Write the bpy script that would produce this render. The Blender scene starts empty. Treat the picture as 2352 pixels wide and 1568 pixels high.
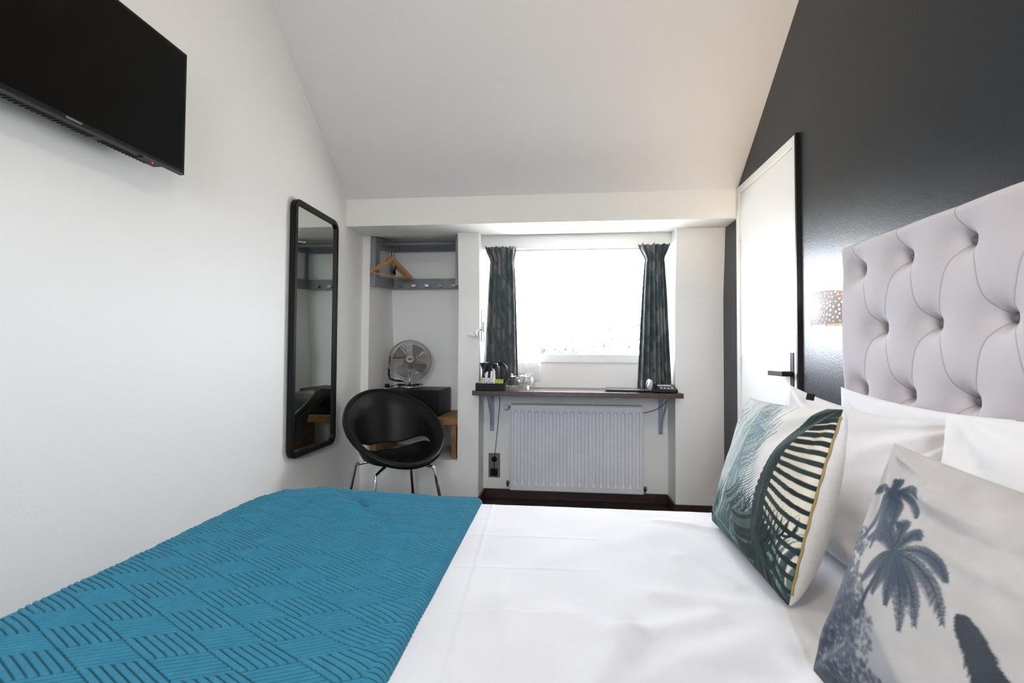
import bpy, bmesh, math, random
import numpy as np
from mathutils import Vector, Matrix
PI = math.pi
S = bpy.context.scene
C = S.collection

# ------------------------------------------------------------------ camera
YAW, PITCH, ROLL, CAMH, FPX = .1004, .0269, .006, 1.0497, 1096.66
cyw, syw, cp, sp, cr, sr = math.cos(YAW), math.sin(YAW), math.cos(PITCH), math.sin(PITCH), math.cos(ROLL), math.sin(ROLL)
x0 = Vector((cyw, syw, 0)); up0 = Vector((syw*sp, -cyw*sp, cp)); fwd = Vector((-syw*cp, cyw*cp, sp))
xc = x0*cr + up0*sr; yc = up0*cr - x0*sr; zc = -fwd
cam = bpy.data.cameras.new('camera'); camo = bpy.data.objects.new('camera', cam); C.objects.link(camo)
camo.matrix_world = Matrix(((xc.x, yc.x, zc.x, 0), (xc.y, yc.y, zc.y, 0), (xc.z, yc.z, zc.z, CAMH), (0, 0, 0, 1)))
cam.sensor_width = 36; cam.lens = FPX/2352*36; cam.clip_start = .02; cam.clip_end = 200
cam.dof.use_dof = True; cam.dof.focus_distance = 2.2; cam.dof.aperture_fstop = 7.0
S.camera = camo

# ------------------------------------------------------------------ world, lights, exposure
w = bpy.data.worlds.new('sky'); S.world = w; w.use_nodes = True
bg = w.node_tree.nodes['Background']
bg.inputs[1].default_value = 16.5
wt = w.node_tree; tcw = wt.nodes.new('ShaderNodeTexCoord'); sxyz = wt.nodes.new('ShaderNodeSeparateXYZ'); mrw = wt.nodes.new('ShaderNodeMapRange'); mxw = wt.nodes.new('ShaderNodeMix'); mxw.data_type = 'RGBA'
mrw.inputs[1].default_value = -.06; mrw.inputs[2].default_value = .03          # ground below the horizon, overcast sky above
mxw.inputs[6].default_value = (.42, .42, .40, 1); mxw.inputs[7].default_value = (.87, .94, 1.04, 1)
wt.links.new(tcw.outputs['Generated'], sxyz.inputs[0]); wt.links.new(sxyz.outputs[2], mrw.inputs[0]); wt.links.new(mrw.outputs[0], mxw.inputs[0]); wt.links.new(mxw.outputs[2], bg.inputs[0])
S.view_settings.view_transform = 'Standard'; S.view_settings.look = 'None'
S.view_settings.gamma = 1; S.view_settings.use_curve_mapping = False
S.view_settings.exposure = 1.22

def area(name, loc, rot, sx, sy, power, col=(1, 1, 1), portal=False):
    l = bpy.data.lights.new(name, 'AREA'); l.shape = 'RECTANGLE'; l.size = sx; l.size_y = sy; l.energy = power; l.color = col
    if portal: l.cycles.is_portal = True
    o = bpy.data.objects.new(name, l); C.objects.link(o); o.location = loc; o.rotation_euler = rot
    return o
area('window_portal', (.11, 3.66, 1.41), (-PI/2, 0, 0), 1.3, .80, 1, portal=True)
area('back_fill_portal', (-.15, -1.66, 1.575), (PI/2, 0, 0), .75, .8, 1, portal=True)  # portal for the added fill opening behind the camera
def point(name, loc, power, col, r=.05):
    l = bpy.data.lights.new(name, 'POINT'); l.energy = power; l.color = col; l.shadow_soft_size = r
    o = bpy.data.objects.new(name, l); C.objects.link(o); o.location = loc; return o
point('ceiling_lamp_light', (.25, .25, 2.33), 10, (1.0, .86, .66), .09)
point('sconce_light', (1.015, 1.93, 1.235), 7, (1.0, .70, .36), .02)

# ------------------------------------------------------------------ materials
def mat(name, col, rough=.5, metal=0, bump=None, noise=None, coat=0, sheen=0, trans=0, emit=None, ior=1.45, spec=.5, alpha=1):
    """bump=(scale,strength,distance)  noise=(scale,col2,detail,lo,hi)"""
    m = bpy.data.materials.new(name); m.use_nodes = True; nt = m.node_tree; b = nt.nodes['Principled BSDF']
    b.inputs['Base Color'].default_value = (*col, 1); b.inputs['Roughness'].default_value = rough; b.inputs['Metallic'].default_value = metal
    b.inputs['IOR'].default_value = ior; b.inputs['Coat Weight'].default_value = coat; b.inputs['Sheen Weight'].default_value = sheen
    b.inputs['Transmission Weight'].default_value = trans; b.inputs['Specular IOR Level'].default_value = spec
    tc = nt.nodes.new('ShaderNodeTexCoord')
    if noise is None: noise = (6, tuple(c*.94 for c in col), 3, .35, .65)
    sc, c2, det, lo, hi = noise
    n = nt.nodes.new('ShaderNodeTexNoise'); n.inputs['Scale'].default_value = sc; n.inputs['Detail'].default_value = det
    mr = nt.nodes.new('ShaderNodeMapRange'); mr.inputs[1].default_value = lo; mr.inputs[2].default_value = hi
    mx = nt.nodes.new('ShaderNodeMix'); mx.data_type = 'RGBA'
    nt.links.new(tc.outputs['Object'], n.inputs['Vector']); nt.links.new(n.outputs['Fac'], mr.inputs[0]); nt.links.new(mr.outputs[0], mx.inputs[0])
    mx.inputs[6].default_value = (*col, 1); mx.inputs[7].default_value = (*c2, 1)
    nt.links.new(mx.outputs[2], b.inputs['Base Color'])
    if bump:
        n2 = nt.nodes.new('ShaderNodeTexNoise'); n2.inputs['Scale'].default_value = bump[0]; n2.inputs['Detail'].default_value = 3
        bp = nt.nodes.new('ShaderNodeBump'); bp.inputs['Strength'].default_value = bump[1]; bp.inputs['Distance'].default_value = bump[2]
        nt.links.new(tc.outputs['Object'], n2.inputs['Vector']); nt.links.new(n2.outputs['Fac'], bp.inputs['Height']); nt.links.new(bp.outputs[0], b.inputs['Normal'])
    if emit: b.inputs['Emission Color'].default_value = (*emit[0], 1); b.inputs['Emission Strength'].default_value = emit[1]
    return m
def attr_mat(name, rough, sheen=0, bump=(900, .4, .001), attr='print'):
    m = mat(name, (1, 1, 1), rough, sheen=sheen, bump=bump); nt = m.node_tree
    a = nt.nodes.new('ShaderNodeAttribute'); a.attribute_name = attr
    nt.links.new(a.outputs['Color'], nt.nodes['Principled BSDF'].inputs['Base Color']); return m
M = {}
M['wall'] = mat('white wall paint', (.87, .865, .845), .6, bump=(140, .15, .002), noise=(3, (.865, .86, .84), 3, .3, .7))
M['ceil'] = mat('white ceiling paint', (.84, .835, .845), .7, bump=(120, .1, .002), noise=(3, (.835, .83, .84), 3, .3, .7))
M['dark'] = mat('anthracite wall paint', (.0115, .0155, .0215), .33, bump=(130, .22, .002), spec=.48)
M['trimw'] = mat('white gloss paint', (.86, .86, .85), .30)
M['doorw'] = mat('cream door paint', (.82, .815, .80), .45, bump=(20, .05, .002), spec=.3, noise=(3, (.81, .805, .79), 2, .3, .7))
M['floor'] = mat('dark brown floor boards', (.045, .022, .016), .32, noise=(14, (.02, .01, .008), 4, .3, .7))
M['base'] = mat('dark brown skirting', (.060, .028, .022), .4, noise=(20, (.035, .016, .013), 4, .3, .7))
M['black'] = mat('black plastic', (.006, .006, .0065), .35, spec=.28)
M['blackm'] = mat('matte black plastic', (.0055, .0055, .006), .42, bump=(700, .15, .0005), spec=.25)
M['gloss'] = mat('glossy black plastic', (.008, .008, .010), .10, spec=.5)
M['badge'] = mat('pale metal badge', (.42, .39, .37), .5)
M['screen'] = mat('tv screen', (.0018, .0018, .002), .3, spec=.12)
M['tvgrey'] = mat('tv underside grey', (.035, .035, .033), .55)
M['mirror'] = mat('mirror glass', (.72, .76, .72), .01, metal=1, noise=(1, (.72, .76, .72), 0, 0, 1))
M['chrome'] = mat('polished chrome', (.75, .75, .76), .10, metal=1)
M['steel'] = mat('brushed steel', (.30, .29, .285), .3, metal=1)
M['brass'] = mat('dull brass valve', (.34, .27, .16), .35, metal=1)
M['wood'] = mat('light beech wood', (.55, .33, .17), .45, noise=(30, (.42, .23, .11), 4, .3, .7))
M['oak'] = mat('oak shelf board', (.36, .19, .075), .5, noise=(25, (.25, .12, .05), 4, .3, .7))
M['greyp'] = mat('grey painted board', (.24, .255, .285), .5)
M['brack'] = mat('grey metal bracket', (.36, .39, .48), .4)
M['rad'] = mat('white radiator enamel', (.74, .755, .80), .32)
M['rcream'] = mat('cream radiator cap', (.78, .74, .64), .4)
M['desk'] = mat('dark mahogany veneer', (.075, .032, .028), .27, spec=.9, noise=(24, (.04, .018, .016), 4, .3, .7))
M['headb'] = mat('taupe upholstery', (.54, .505, .53), .9, sheen=.1, bump=(900, .2, .0008))
M['headbtn'] = mat('grey upholstered button', (.26, .25, .26), .6, bump=(900, .3, .0008))
M['sheet'] = mat('white cotton sheet', (.70, .705, .745), .8, sheen=.15, bump=(500, .15, .0008))
M['tag'] = mat('black woven label', (.01, .01, .01), .95, spec=.05)
M['pillow'] = mat('white cotton pillowcase', (.74, .73, .75), .8, sheen=.15, bump=(500, .15, .0008))
M['teal'] = mat('teal quilted cotton', (.038, .215, .325), .85, sheen=.05, spec=.25, bump=(1400, .3, .0006), noise=(40, (.030, .185, .285), 4, .3, .7))
M['porc'] = mat('white porcelain', (.56, .52, .54), .5, spec=.3)
M['glass'] = mat('clear glass', (1, 1, 1), .02, trans=1, noise=(1, (1, 1, 1), 0, 0, 1))
M['offw'] = mat('natural linen back', (.74, .72, .70), .85, bump=(700, .4, .001), noise=(120, (.66, .63, .60), 4, .55, .75))
M['gold'] = mat('ochre zip tape', (.36, .25, .10), .6)
M['velback'] = mat('ochre velvet back', (.30, .26, .12), .8, sheen=.4)
M['paperw'] = mat('white paper', (.82, .82, .84), .6)
M['lime'] = mat('lime green card', (.50, .62, .08), .5, noise=(90, (.28, .45, .05), 2, .45, .55))
M['print'] = mat('printed sachet', (.72, .70, .76), .5, noise=(120, (.30, .18, .16), 2, .55, .62))
M['phoneg'] = mat('silver grey plastic', (.42, .44, .52), .3)
M['bulb'] = mat('lamp bulb glow', (1, .8, .5), .5, emit=((1, .72, .34), 30))
M['globe'] = mat('opal lamp glow', (1, .9, .8), .5, emit=((1, .86, .68), 2))
M['led'] = mat('red standby light', (.4, 0, 0), .4, emit=((1, .02, .02), 4))
M['fol'] = mat('tree foliage', (.075, .095, .07), .6, noise=(2, (.055, .07, .05), 4, .4, .6))
M['bark'] = mat('tree bark', (.16, .11, .07), .9)
M['socket'] = mat('bronze socket plate', (.22, .19, .18), .4, metal=.5)

def window_glass():
    m = bpy.data.materials.new('window pane'); m.use_nodes = True; nt = m.node_tree; nt.nodes.clear()
    o = nt.nodes.new('ShaderNodeOutputMaterial'); t = nt.nodes.new('ShaderNodeBsdfTransparent'); g = nt.nodes.new('ShaderNodeBsdfGlossy'); g.inputs['Roughness'].default_value = .02
    mx = nt.nodes.new('ShaderNodeMixShader'); mx.inputs[0].default_value = .06
    nt.links.new(t.outputs[0], mx.inputs[1]); nt.links.new(g.outputs[0], mx.inputs[2]); nt.links.new(mx.outputs[0], o.inputs[0]); return m
M['pane'] = window_glass()
def sheer_mat():
    m = bpy.data.materials.new('white voile'); m.use_nodes = True; nt = m.node_tree; nt.nodes.clear()
    o = nt.nodes.new('ShaderNodeOutputMaterial'); t = nt.nodes.new('ShaderNodeBsdfTransparent'); d = nt.nodes.new('ShaderNodeBsdfDiffuse'); tl = nt.nodes.new('ShaderNodeBsdfTranslucent')
    d.inputs[0].default_value = (.9, .9, .9, 1); tl.inputs[0].default_value = (.9, .9, .9, 1)
    a = nt.nodes.new('ShaderNodeMixShader'); a.inputs[0].default_value = .6; b = nt.nodes.new('ShaderNodeMixShader'); b.inputs[0].default_value = .6
    nt.links.new(d.outputs[0], a.inputs[1]); nt.links.new(tl.outputs[0], a.inputs[2]); nt.links.new(t.outputs[0], b.inputs[1]); nt.links.new(a.outputs[0], b.inputs[2]); nt.links.new(b.outputs[0], o.inputs[0]); return m
M['sheer'] = sheer_mat()
def curtain_mat():
    m = mat('leaf print curtain cloth', (.04, .07, .075), .75, sheen=.3, bump=(600, .5, .001)); nt = m.node_tree; b = nt.nodes['Principled BSDF']
    uvn = nt.nodes.new('ShaderNodeUVMap'); mp = nt.nodes.new('ShaderNodeMapping'); mp.inputs['Scale'].default_value = (2.0, 2.6, 1)
    dn = nt.nodes.new('ShaderNodeTexVoronoi'); dn.inputs['Scale'].default_value = 1.0; dn.inputs['Randomness'].default_value = .9
    wv = nt.nodes.new('ShaderNodeTexNoise'); wv.inputs['Scale'].default_value = 2.2; wv.inputs['Detail'].default_value = 3; wv.inputs['Distortion'].default_value = 1.2
    r = nt.nodes.new('ShaderNodeMapRange'); r.inputs[1].default_value = .50; r.inputs[2].default_value = .56
    st = nt.nodes.new('ShaderNodeTexWave'); st.inputs['Scale'].default_value = 2.0; st.inputs['Distortion'].default_value = 3; st.bands_direction = 'DIAGONAL'
    m1 = nt.nodes.new('ShaderNodeMix'); m1.data_type = 'RGBA'; m1.inputs[6].default_value = (.030, .048, .056, 1); m1.inputs[7].default_value = (.060, .088, .098, 1)
    m2 = nt.nodes.new('ShaderNodeMix'); m2.data_type = 'RGBA'; m2.inputs[7].default_value = (.15, .148, .145, 1)
    L = nt.links.new
    L(uvn.outputs[0], mp.inputs[0]); L(mp.outputs[0], wv.inputs['Vector']); L(mp.outputs[0], st.inputs['Vector']); L(wv.outputs['Fac'], r.inputs[0])
    L(st.outputs['Fac'], m1.inputs[0]); L(m1.outputs[2], m2.inputs[6]); L(r.outputs[0], m2.inputs[0]); L(m2.outputs[2], b.inputs['Base Color'])
    tl = nt.nodes.new('ShaderNodeBsdfTranslucent'); tl.inputs[0].default_value = (.10, .22, .25, 1)
    ms = nt.nodes.new('ShaderNodeMixShader'); ms.inputs[0].default_value = .12; out = [n for n in nt.nodes if n.type == 'OUTPUT_MATERIAL'][0]
    L(b.outputs[0], ms.inputs[1]); L(tl.outputs[0], ms.inputs[2]); L(ms.outputs[0], out.inputs[0]); return m
M['curtain'] = curtain_mat()
M['palmprint'] = attr_mat('palm leaf print cotton', .85)
M['velvet'] = attr_mat('landscape print velvet', .8, sheen=.06)
M['headf'] = attr_mat('taupe tufted upholstery', .9, sheen=.08, bump=(900, .2, .0008))

# ------------------------------------------------------------------ object helpers
def tag(o, label=None, cat=None, group=None, kind=None):
    if label: o['label'] = label
    if cat: o['category'] = cat
    if group: o['group'] = group
    if kind: o['kind'] = kind
    return o
def thing(name, label, cat, loc=(0, 0, 0), rotz=0, group=None):
    o = bpy.data.objects.new(name, None); C.objects.link(o); o.location = loc; o.rotation_euler = (0, 0, rotz); o.empty_display_size = .05
    return tag(o, label, cat, group)
def link(name, me, m, parent=None, smooth=False):
    if m: me.materials.append(m)
    o = bpy.data.objects.new(name, me); C.objects.link(o)
    if parent: o.parent = parent
    if smooth: me.polygons.foreach_set('use_smooth', [True]*len(me.polygons))
    return o
def obj(name, bm, m, parent=None, smooth=False, bevel=0, loc=None):
    bmesh.ops.recalc_face_normals(bm, faces=bm.faces)
    me = bpy.data.meshes.new(name); bm.to_mesh(me); bm.free()
    o = link(name, me, m, parent, smooth)
    if bevel:
        md = o.modifiers.new('bevel', 'BEVEL'); md.width = bevel; md.segments = 2; md.limit_method = 'ANGLE'
    if loc: o.location = loc
    return o
def box(bm, a, b):
    x0, y0, z0 = a; x1, y1, z1 = b
    v = [bm.verts.new(p) for p in ((x0, y0, z0), (x1, y0, z0), (x1, y1, z0), (x0, y1, z0), (x0, y0, z1), (x1, y0, z1), (x1, y1, z1), (x0, y1, z1))]
    for f in ((0, 1, 2, 3), (4, 5, 6, 7), (0, 1, 5, 4), (1, 2, 6, 5), (2, 3, 7, 6), (3, 0, 4, 7)): bm.faces.new([v[i] for i in f])
def bx(a, b): bm = bmesh.new(); box(bm, a, b); return bm
def prism(bm, poly, axis, a, b):
    """poly 2-D points extruded along axis ('x','y','z') from a to b"""
    def P(p, t): return {'x': (t, p[0], p[1]), 'y': (p[0], t, p[1]), 'z': (p[0], p[1], t)}[axis]
    A = [bm.verts.new(P(p, a)) for p in poly]; B = [bm.verts.new(P(p, b)) for p in poly]
    bm.faces.new(A); bm.faces.new(B[::-1]); n = len(poly)
    for i in range(n): bm.faces.new((A[i], A[(i+1) % n], B[(i+1) % n], B[i]))
def tube(bm, pts, r, n=10, closed=False, caps=True, flat=1.0):
    pts = [Vector(p) for p in pts]; k = len(pts); rings = []
    rr = r if hasattr(r, '__len__') else [r]*k
    prev = None
    for i, p in enumerate(pts):
        if closed: t = pts[(i+1) % k]-pts[i-1]
        else: t = pts[min(i+1, k-1)]-pts[max(i-1, 0)]
        t.normalize()
        if prev is None:
            a = Vector((0, 0, 1)) if abs(t.z) < .9 else Vector((1, 0, 0)); u = t.cross(a).normalized()
        else:
            u = prev-t*prev.dot(t); u = u.normalized()
        prev = u; v = t.cross(u)
        rings.append([bm.verts.new(p+(u*math.cos(q*2*PI/n)+v*math.sin(q*2*PI/n)*flat)*rr[i]) for q in range(n)])
    for i in range(k if closed else k-1):
        A, B = rings[i], rings[(i+1) % k]
        for q in range(n): bm.faces.new((A[q], A[(q+1) % n], B[(q+1) % n], B[q]))
    if caps and not closed: bm.faces.new(rings[0][::-1]); bm.faces.new(rings[-1])
def lathe(bm, prof, n=32, c=(0, 0, 0), sx=1, sy=1, axis='z', capa=True, capb=True):
    rings = []
    for r, z in prof:
        ring = []
        for q in range(n):
            a = 2*PI*q/n; x, y = r*math.cos(a)*sx, r*math.sin(a)*sy
            p = {'z': (x, y, z), 'y': (x, z, y), 'x': (z, x, y)}[axis]
            ring.append(bm.verts.new((c[0]+p[0], c[1]+p[1], c[2]+p[2])))
        rings.append(ring)
    for A, B in zip(rings, rings[1:]):
        for q in range(n): bm.faces.new((A[q], A[(q+1) % n], B[(q+1) % n], B[q]))
    if capa: bm.faces.new(rings[0][::-1])
    if capb: bm.faces.new(rings[-1])
def gridmesh(name, V, m, parent=None, smooth=True, col=None, mask=None, uv=None, wrap=False, solid=0, sub=0):
    """V (n,m,3) array -> grid mesh; mask (n-1,m-1) keeps faces; col (n,m,3) colour attribute; wrap closes the second axis"""
    n, k = V.shape[:2]; idx = np.arange(n*k).reshape(n, k)
    if wrap: idx = np.concatenate([idx, idx[:, :1]], 1)
    a = np.stack([idx[:-1, :-1], idx[1:, :-1], idx[1:, 1:], idx[:-1, 1:]], -1)
    F = a.reshape(-1, 4) if mask is None else a[mask]
    me = bpy.data.meshes.new(name); me.vertices.add(n*k); me.vertices.foreach_set('co', V.reshape(-1).astype(np.float32))
    me.loops.add(F.size); me.loops.foreach_set('vertex_index', F.reshape(-1).astype(np.int32))
    me.polygons.add(len(F)); me.polygons.foreach_set('loop_start', np.arange(0, F.size, 4, dtype=np.int32)); me.update(calc_edges=True); me.validate()
    if col is not None:
        ca = me.color_attributes.new('print', 'FLOAT_COLOR', 'POINT'); c4 = np.ones((n*k, 4), np.float32); c4[:, :3] = col.reshape(-1, 3); ca.data.foreach_set('color', c4.reshape(-1))
    if uv is not None:
        ul = me.uv_layers.new(name='UVMap'); li = np.zeros(len(me.loops), np.int32); me.loops.foreach_get('vertex_index', li); ul.data.foreach_set('uv', uv.reshape(-1, 2)[li].astype(np.float32).reshape(-1))
    o = link(name, me, m, parent, smooth)
    if solid: md = o.modifiers.new('solid', 'SOLIDIFY'); md.thickness = solid; md.offset = 0
    if sub: md = o.modifiers.new('sub', 'SUBSURF'); md.levels = sub; md.render_levels = sub
    return o
def st(name, bm, m, **k): o = obj(name, bm, m, **k); o['kind'] = 'structure'; return o
def arc(c, r, a0, a1, n, plane='xz', z=0):
    out = []
    for i in range(n+1):
        a = a0+(a1-a0)*i/n; p, q = c[0]+r*math.cos(a), c[1]+r*math.sin(a)
        out.append({'xz': (p, z, q), 'yz': (z, p, q), 'xy': (p, q, z)}[plane])
    return out
def vnoise(x, y, seed=0):
    """smooth value noise"""
    rs = np.random.RandomState(seed); T = rs.rand(64, 64)
    xi = np.floor(x).astype(int); yi = np.floor(y).astype(int); fx = x-xi; fy = y-yi
    fx = fx*fx*(3-2*fx); fy = fy*fy*(3-2*fy); g = lambda i, j: T[i % 64, j % 64]
    return (g(xi, yi)*(1-fx)+g(xi+1, yi)*fx)*(1-fy)+(g(xi, yi+1)*(1-fx)+g(xi+1, yi+1)*fx)*fy
def fbm(x, y, seed=0, o=4):
    s = 0; a = .5
    for i in range(o): s = s+a*vnoise(x*2**i, y*2**i, seed+i); a *= .5
    return s
def seg_dist(X, Y, ax, ay, bx_, by):
    dx, dy = bx_-ax, by-ay; t = np.clip(((X-ax)*dx+(Y-ay)*dy)/(dx*dx+dy*dy+1e-12), 0, 1)
    return np.hypot(X-ax-t*dx, Y-ay-t*dy)

XL, XR, YB, ZB, ZT, YC, YR = -1.405, 1.072, 3.0, 1.885, 2.063, 3.27, 3.50
XA, XB = -.5576, .7625
YBK = -1.6; ZC = 2.9; YCF = YB-(ZC-ZT)/.788

# ------------------------------------------------------------------ room shell
st('floor', bx((XL-.1, YBK-.1, -.1), (XR+.1, 4.0, 0)), M['floor'])
st('wall_left', bx((XL-.1, YBK-.1, 0), (XL, 4.0, ZC+.1)), M['wall'])
# right wall with the door opening
DY1, DY2, DZ = 2.262, 2.998, 2.06
bm = bmesh.new(); box(bm, (XR, YBK-.1, 0), (XR+.1, DY1, ZC+.1)); box(bm, (XR, DY1, DZ), (XR+.1, DY2, ZC+.1)); box(bm, (XR, DY2, 0), (XR+.1, 4.0, ZC+.1)); st('wall_right', bm, M['dark'])
# back wall (behind the camera) with an unseen window added for fill light
bm = bmesh.new(); WX0, WX1, WZ0, WZ1 = -.55, .25, 1.15, 2.0
box(bm, (XL, YBK-.1, 0), (XR, YBK, WZ0)); box(bm, (XL, YBK-.1, WZ1), (XR, YBK, ZC)); box(bm, (XL, YBK-.1, WZ0), (WX0, YBK, WZ1)); box(bm, (WX1, YBK-.1, WZ0), (XR, YBK, WZ1)); st('wall_back', bm, M['wall'])
w2 = thing('fill_window', None, None, (0, 0, 0)); w2['kind'] = 'structure'
bm = bmesh.new()
for a, b in (((WX0, YBK-.09, WZ0), (WX0+.05, YBK-.02, WZ1)), ((WX1-.05, YBK-.09, WZ0), (WX1, YBK-.02, WZ1)), ((WX0+.05, YBK-.09, WZ0), (WX1-.05, YBK-.02, WZ0+.05)), ((WX0+.05, YBK-.09, WZ1-.05), (WX1-.05, YBK-.02, WZ1))): box(bm, a, b)
obj('window_frame', bm, M['trimw'], w2)
obj('pane', bx((WX0+.05, YBK-.06, WZ0+.05), (WX1-.05, YBK-.055, WZ1-.05)), M['pane'], w2)
# ceiling: flat part and slope
bm = bmesh.new()
prism(bm, [(YBK-.1, ZC), (YCF, ZC), (YB, ZT), (YB+1.0, ZT), (YB+1.0, ZC+.1), (YBK-.1, ZC+.1)], 'x', XL, XR); st('ceiling', bm, M['ceil'])
# beam / lowered ceiling over the niche and the window
bm = bmesh.new(); prism(bm, [(YB, ZB), (YC+.001, ZB), (3.70, 1.962), (4.0, 1.965), (4.0, ZT), (YB, ZT)], 'x', XL, XR); st('trim_1', bm, M['wall'])
# window wall
ZK = 1.43; T = .05
bm = bmesh.new()
for x0_, x1_ in ((-.705, XA), (XB, XR)):
    prism(bm, [(YC, 0), (3.9, 0), (3.9, 1.97), (YC, ZB), (YC-T, ZB), (YC, ZK)], 'x', x0_, x1_)
box(bm, (XL, YC, 0), (-.705, 4.0, .315)); box(bm, (XL, YC, .315), (-1.352, 4.0, 1.97))
prism(bm, [(3.80, .315), (4.0, .315), (4.0, 1.97), (3.67, 1.97), (3.80, .985)], 'x', -1.352, -.705)
box(bm, (XA, YR, 0), (XB, 3.66, .992)); box(bm, (XA, 3.365, 1.80), (XB, 3.66, 1.955))
box(bm, (XA, YR, .992), (-.53, 3.66, 1.80)); box(bm, (.745, YR, .992), (XB, 3.66, 1.80))
st('wall_window', bm, M['wall'])
# window
w1 = thing('window_1', None, None, (.1, 3.5, .99)); w1['kind'] = 'structure'
bm = bmesh.new(); o_ = Vector((.1, 3.5, .99))
def rb(a, b): box(bm, Vector(a)-o_, Vector(b)-o_)
rb((-.53, 3.49, .992), (.745, 3.56, 1.052)); rb((-.53, 3.50, 1.052), (-.49, 3.56, 1.80)); rb((.705, 3.50, 1.052), (.745, 3.56, 1.80)); rb((-.49, 3.50, 1.765), (.705, 3.56, 1.80))
obj('window_frame', bm, M['trimw'], w1, bevel=.003)
bm = bmesh.new(); rb((-.49, 3.53, 1.052), (.705, 3.534, 1.765)); obj('pane', bm, M['pane'], w1)
bm = bmesh.new(); rb((.50, 3.495, 1.742), (.575, 3.50, 1.747)); obj('vent_latch', bm, M['phoneg'], w1)
# skirting
def skirt(name, a, b): st(name, bx(a, b), M['base'], bevel=.002)
skirt('baseboard_left_column', (-1.40, YC-.014, 0), (XA+.012, YC-.0005, .068))
skirt('baseboard_right_column', (XB-.012, YC-.014, 0), (XR-.001, YC-.0005, .068))
skirt('baseboard_recess', (XA+.013, YR-.014, 0), (XB-.013, YR-.0005, .068))
skirt('baseboard_recess_left', (XA+.0005, YC, 0), (XA+.0125, YR-.0005, .068))
skirt('baseboard_recess_right', (XB-.0125, YC, 0), (XB-.0005, YR-.0005, .068))

# ------------------------------------------------------------------ door
d1 = thing('door_1', None, None, (XR, 2.63, 0)); d1['kind'] = 'structure'
def dl(p): return (p[0]-XR, p[1]-2.63, p[2])
def dbox(bm, a, b): box(bm, dl(a), dl(b))
bm = bmesh.new()
dbox(bm, (XR-.012, DY1, 0), (XR+.06, DY1+.03, DZ)); dbox(bm, (XR-.012, DY2-.045, 0), (XR+.06, DY2, DZ)); dbox(bm, (XR-.012, DY1+.03, DZ-.045), (XR+.06, DY2-.045, DZ))
obj('door_frame', bm, M['doorw'], d1, bevel=.003)
bm = bmesh.new(); dbox(bm, (XR-.004, DY1+.033, .008), (XR+.036, DY2-.048, DZ-.048)); lf = obj('door_leaf', bm, M['doorw'], d1, bevel=.002)
for z in (1.71, 1.01, .3):
    bm = bmesh.new(); 
    for i in range(3): lathe(bm, [(.006, z-.036+i*.0245), (.0065, z-.0355+i*.0245), (.0065, z-.0135+i*.0245), (.006, z-.013+i*.0245)], 12, dl((XR-.010, DY2-.0475, 0)))
    h = obj('hinge', bm, M['doorw'], d1, True)
# lever handle on plate
bm = bmesh.new(); dbox(bm, (XR-.011, 2.300, .865), (XR-.004, 2.334, 1.065)); hp = obj('handle_plate', bm, M['blackm'], d1, bevel=.001)
bm = bmesh.new(); lathe(bm, [(.012, -.052), (.012, -.010)], 16, dl((XR, 2.317, .967)), axis='x')
dbox(bm, (XR-.060, 2.305, .956), (XR-.050, 2.455, .978)); obj('door_handle', bm, M['blackm'], hp, bevel=.001)
bm = bmesh.new(); lathe(bm, [(.007, -.014), (.007, -.010)], 12, dl((XR, 2.317, .895)), axis='x'); obj('lock_knob', bm, M['black'], hp)
st('door_gap_strip', bx((XR-.016, DY1-.012, 0), (XR, DY1, DZ)), M['black'])  # thin black strip standing in for the dark gap beside the door frame

# ------------------------------------------------------------------ television
TX = -1.28
tv = thing('television', 'black flat television on a wall bracket high on the left wall', 'television', (TX, 1.13, 1.86))
def rel(o, p): return tuple(Vector(p)-Vector(o))
TO = (TX, 1.13, 1.86)
bm = bmesh.new(); a, b = (TX-.018, .765, 1.654), (TX, 1.497, 2.073); box(bm, rel(TO, a), rel(TO, b)); obj('bezel', bm, M['black'], tv, bevel=.003)
bm = bmesh.new(); box(bm, rel(TO, (TX, .776, 1.668)), rel(TO, (TX+.0012, 1.487, 2.063))); obj('screen', bm, M['screen'], tv)
bm = bmesh.new(); prism(bm, [(-.018, -.204), (-.052, -.204), (-.07, -.18), (-.07, .02), (-.04, .17), (-.018, .20)], 'y', -.33, .30); obj('back_housing', bm, M['tvgrey'], tv, bevel=.006)
for rg in (range(0, 31), range(33, 46)):
    bm = bmesh.new(); ya, yb = -.31+rg[0]*.0125-.003, -.31+rg[-1]*.0125+.010
    box(bm, (-.049, ya, -.2045), (-.029, yb, -.2035))
    for i in rg:
        y = -.31+i*.0125; prism(bm, [(-.048, y), (-.030, y+.004), (-.030, y+.009), (-.048, y+.005)], 'z', -.2062, -.2045)
    obj('speaker_grille', bm, M['black'], tv)
bm = bmesh.new(); box(bm, (.0005, -.03, -.203), (.003, .012, -.198)); obj('name_badge', bm, M['steel'], tv)
bm = bmesh.new(); box(bm, (-.022, .205, -.212), (.002, .255, -.2055)); sb = obj('sensor_housing', bm, M['tvgrey'], tv, bevel=.002)
bm = bmesh.new(); lathe(bm, [(.0015, -.2135), (.0015, -.2118)], 8, (-.004, .242, 0)); obj('standby_light', bm, M['led'], sb)
bm = bmesh.new(); box(bm, (-.1245, -.12, -.12), (-.115, .12, .12)); box(bm, (-.115, -.05, -.03), (-.07, .05, .03)); obj('wall_bracket', bm, M['blackm'], tv)
bm = bmesh.new(); tube(bm, [(-.06, -.32, -.17), (-.08, -.30, -.215), (-.085, -.22, -.225), (-.08, -.12, -.19)], .004, 8); obj('power_cable', bm, M['black'], tv, True)

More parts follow.
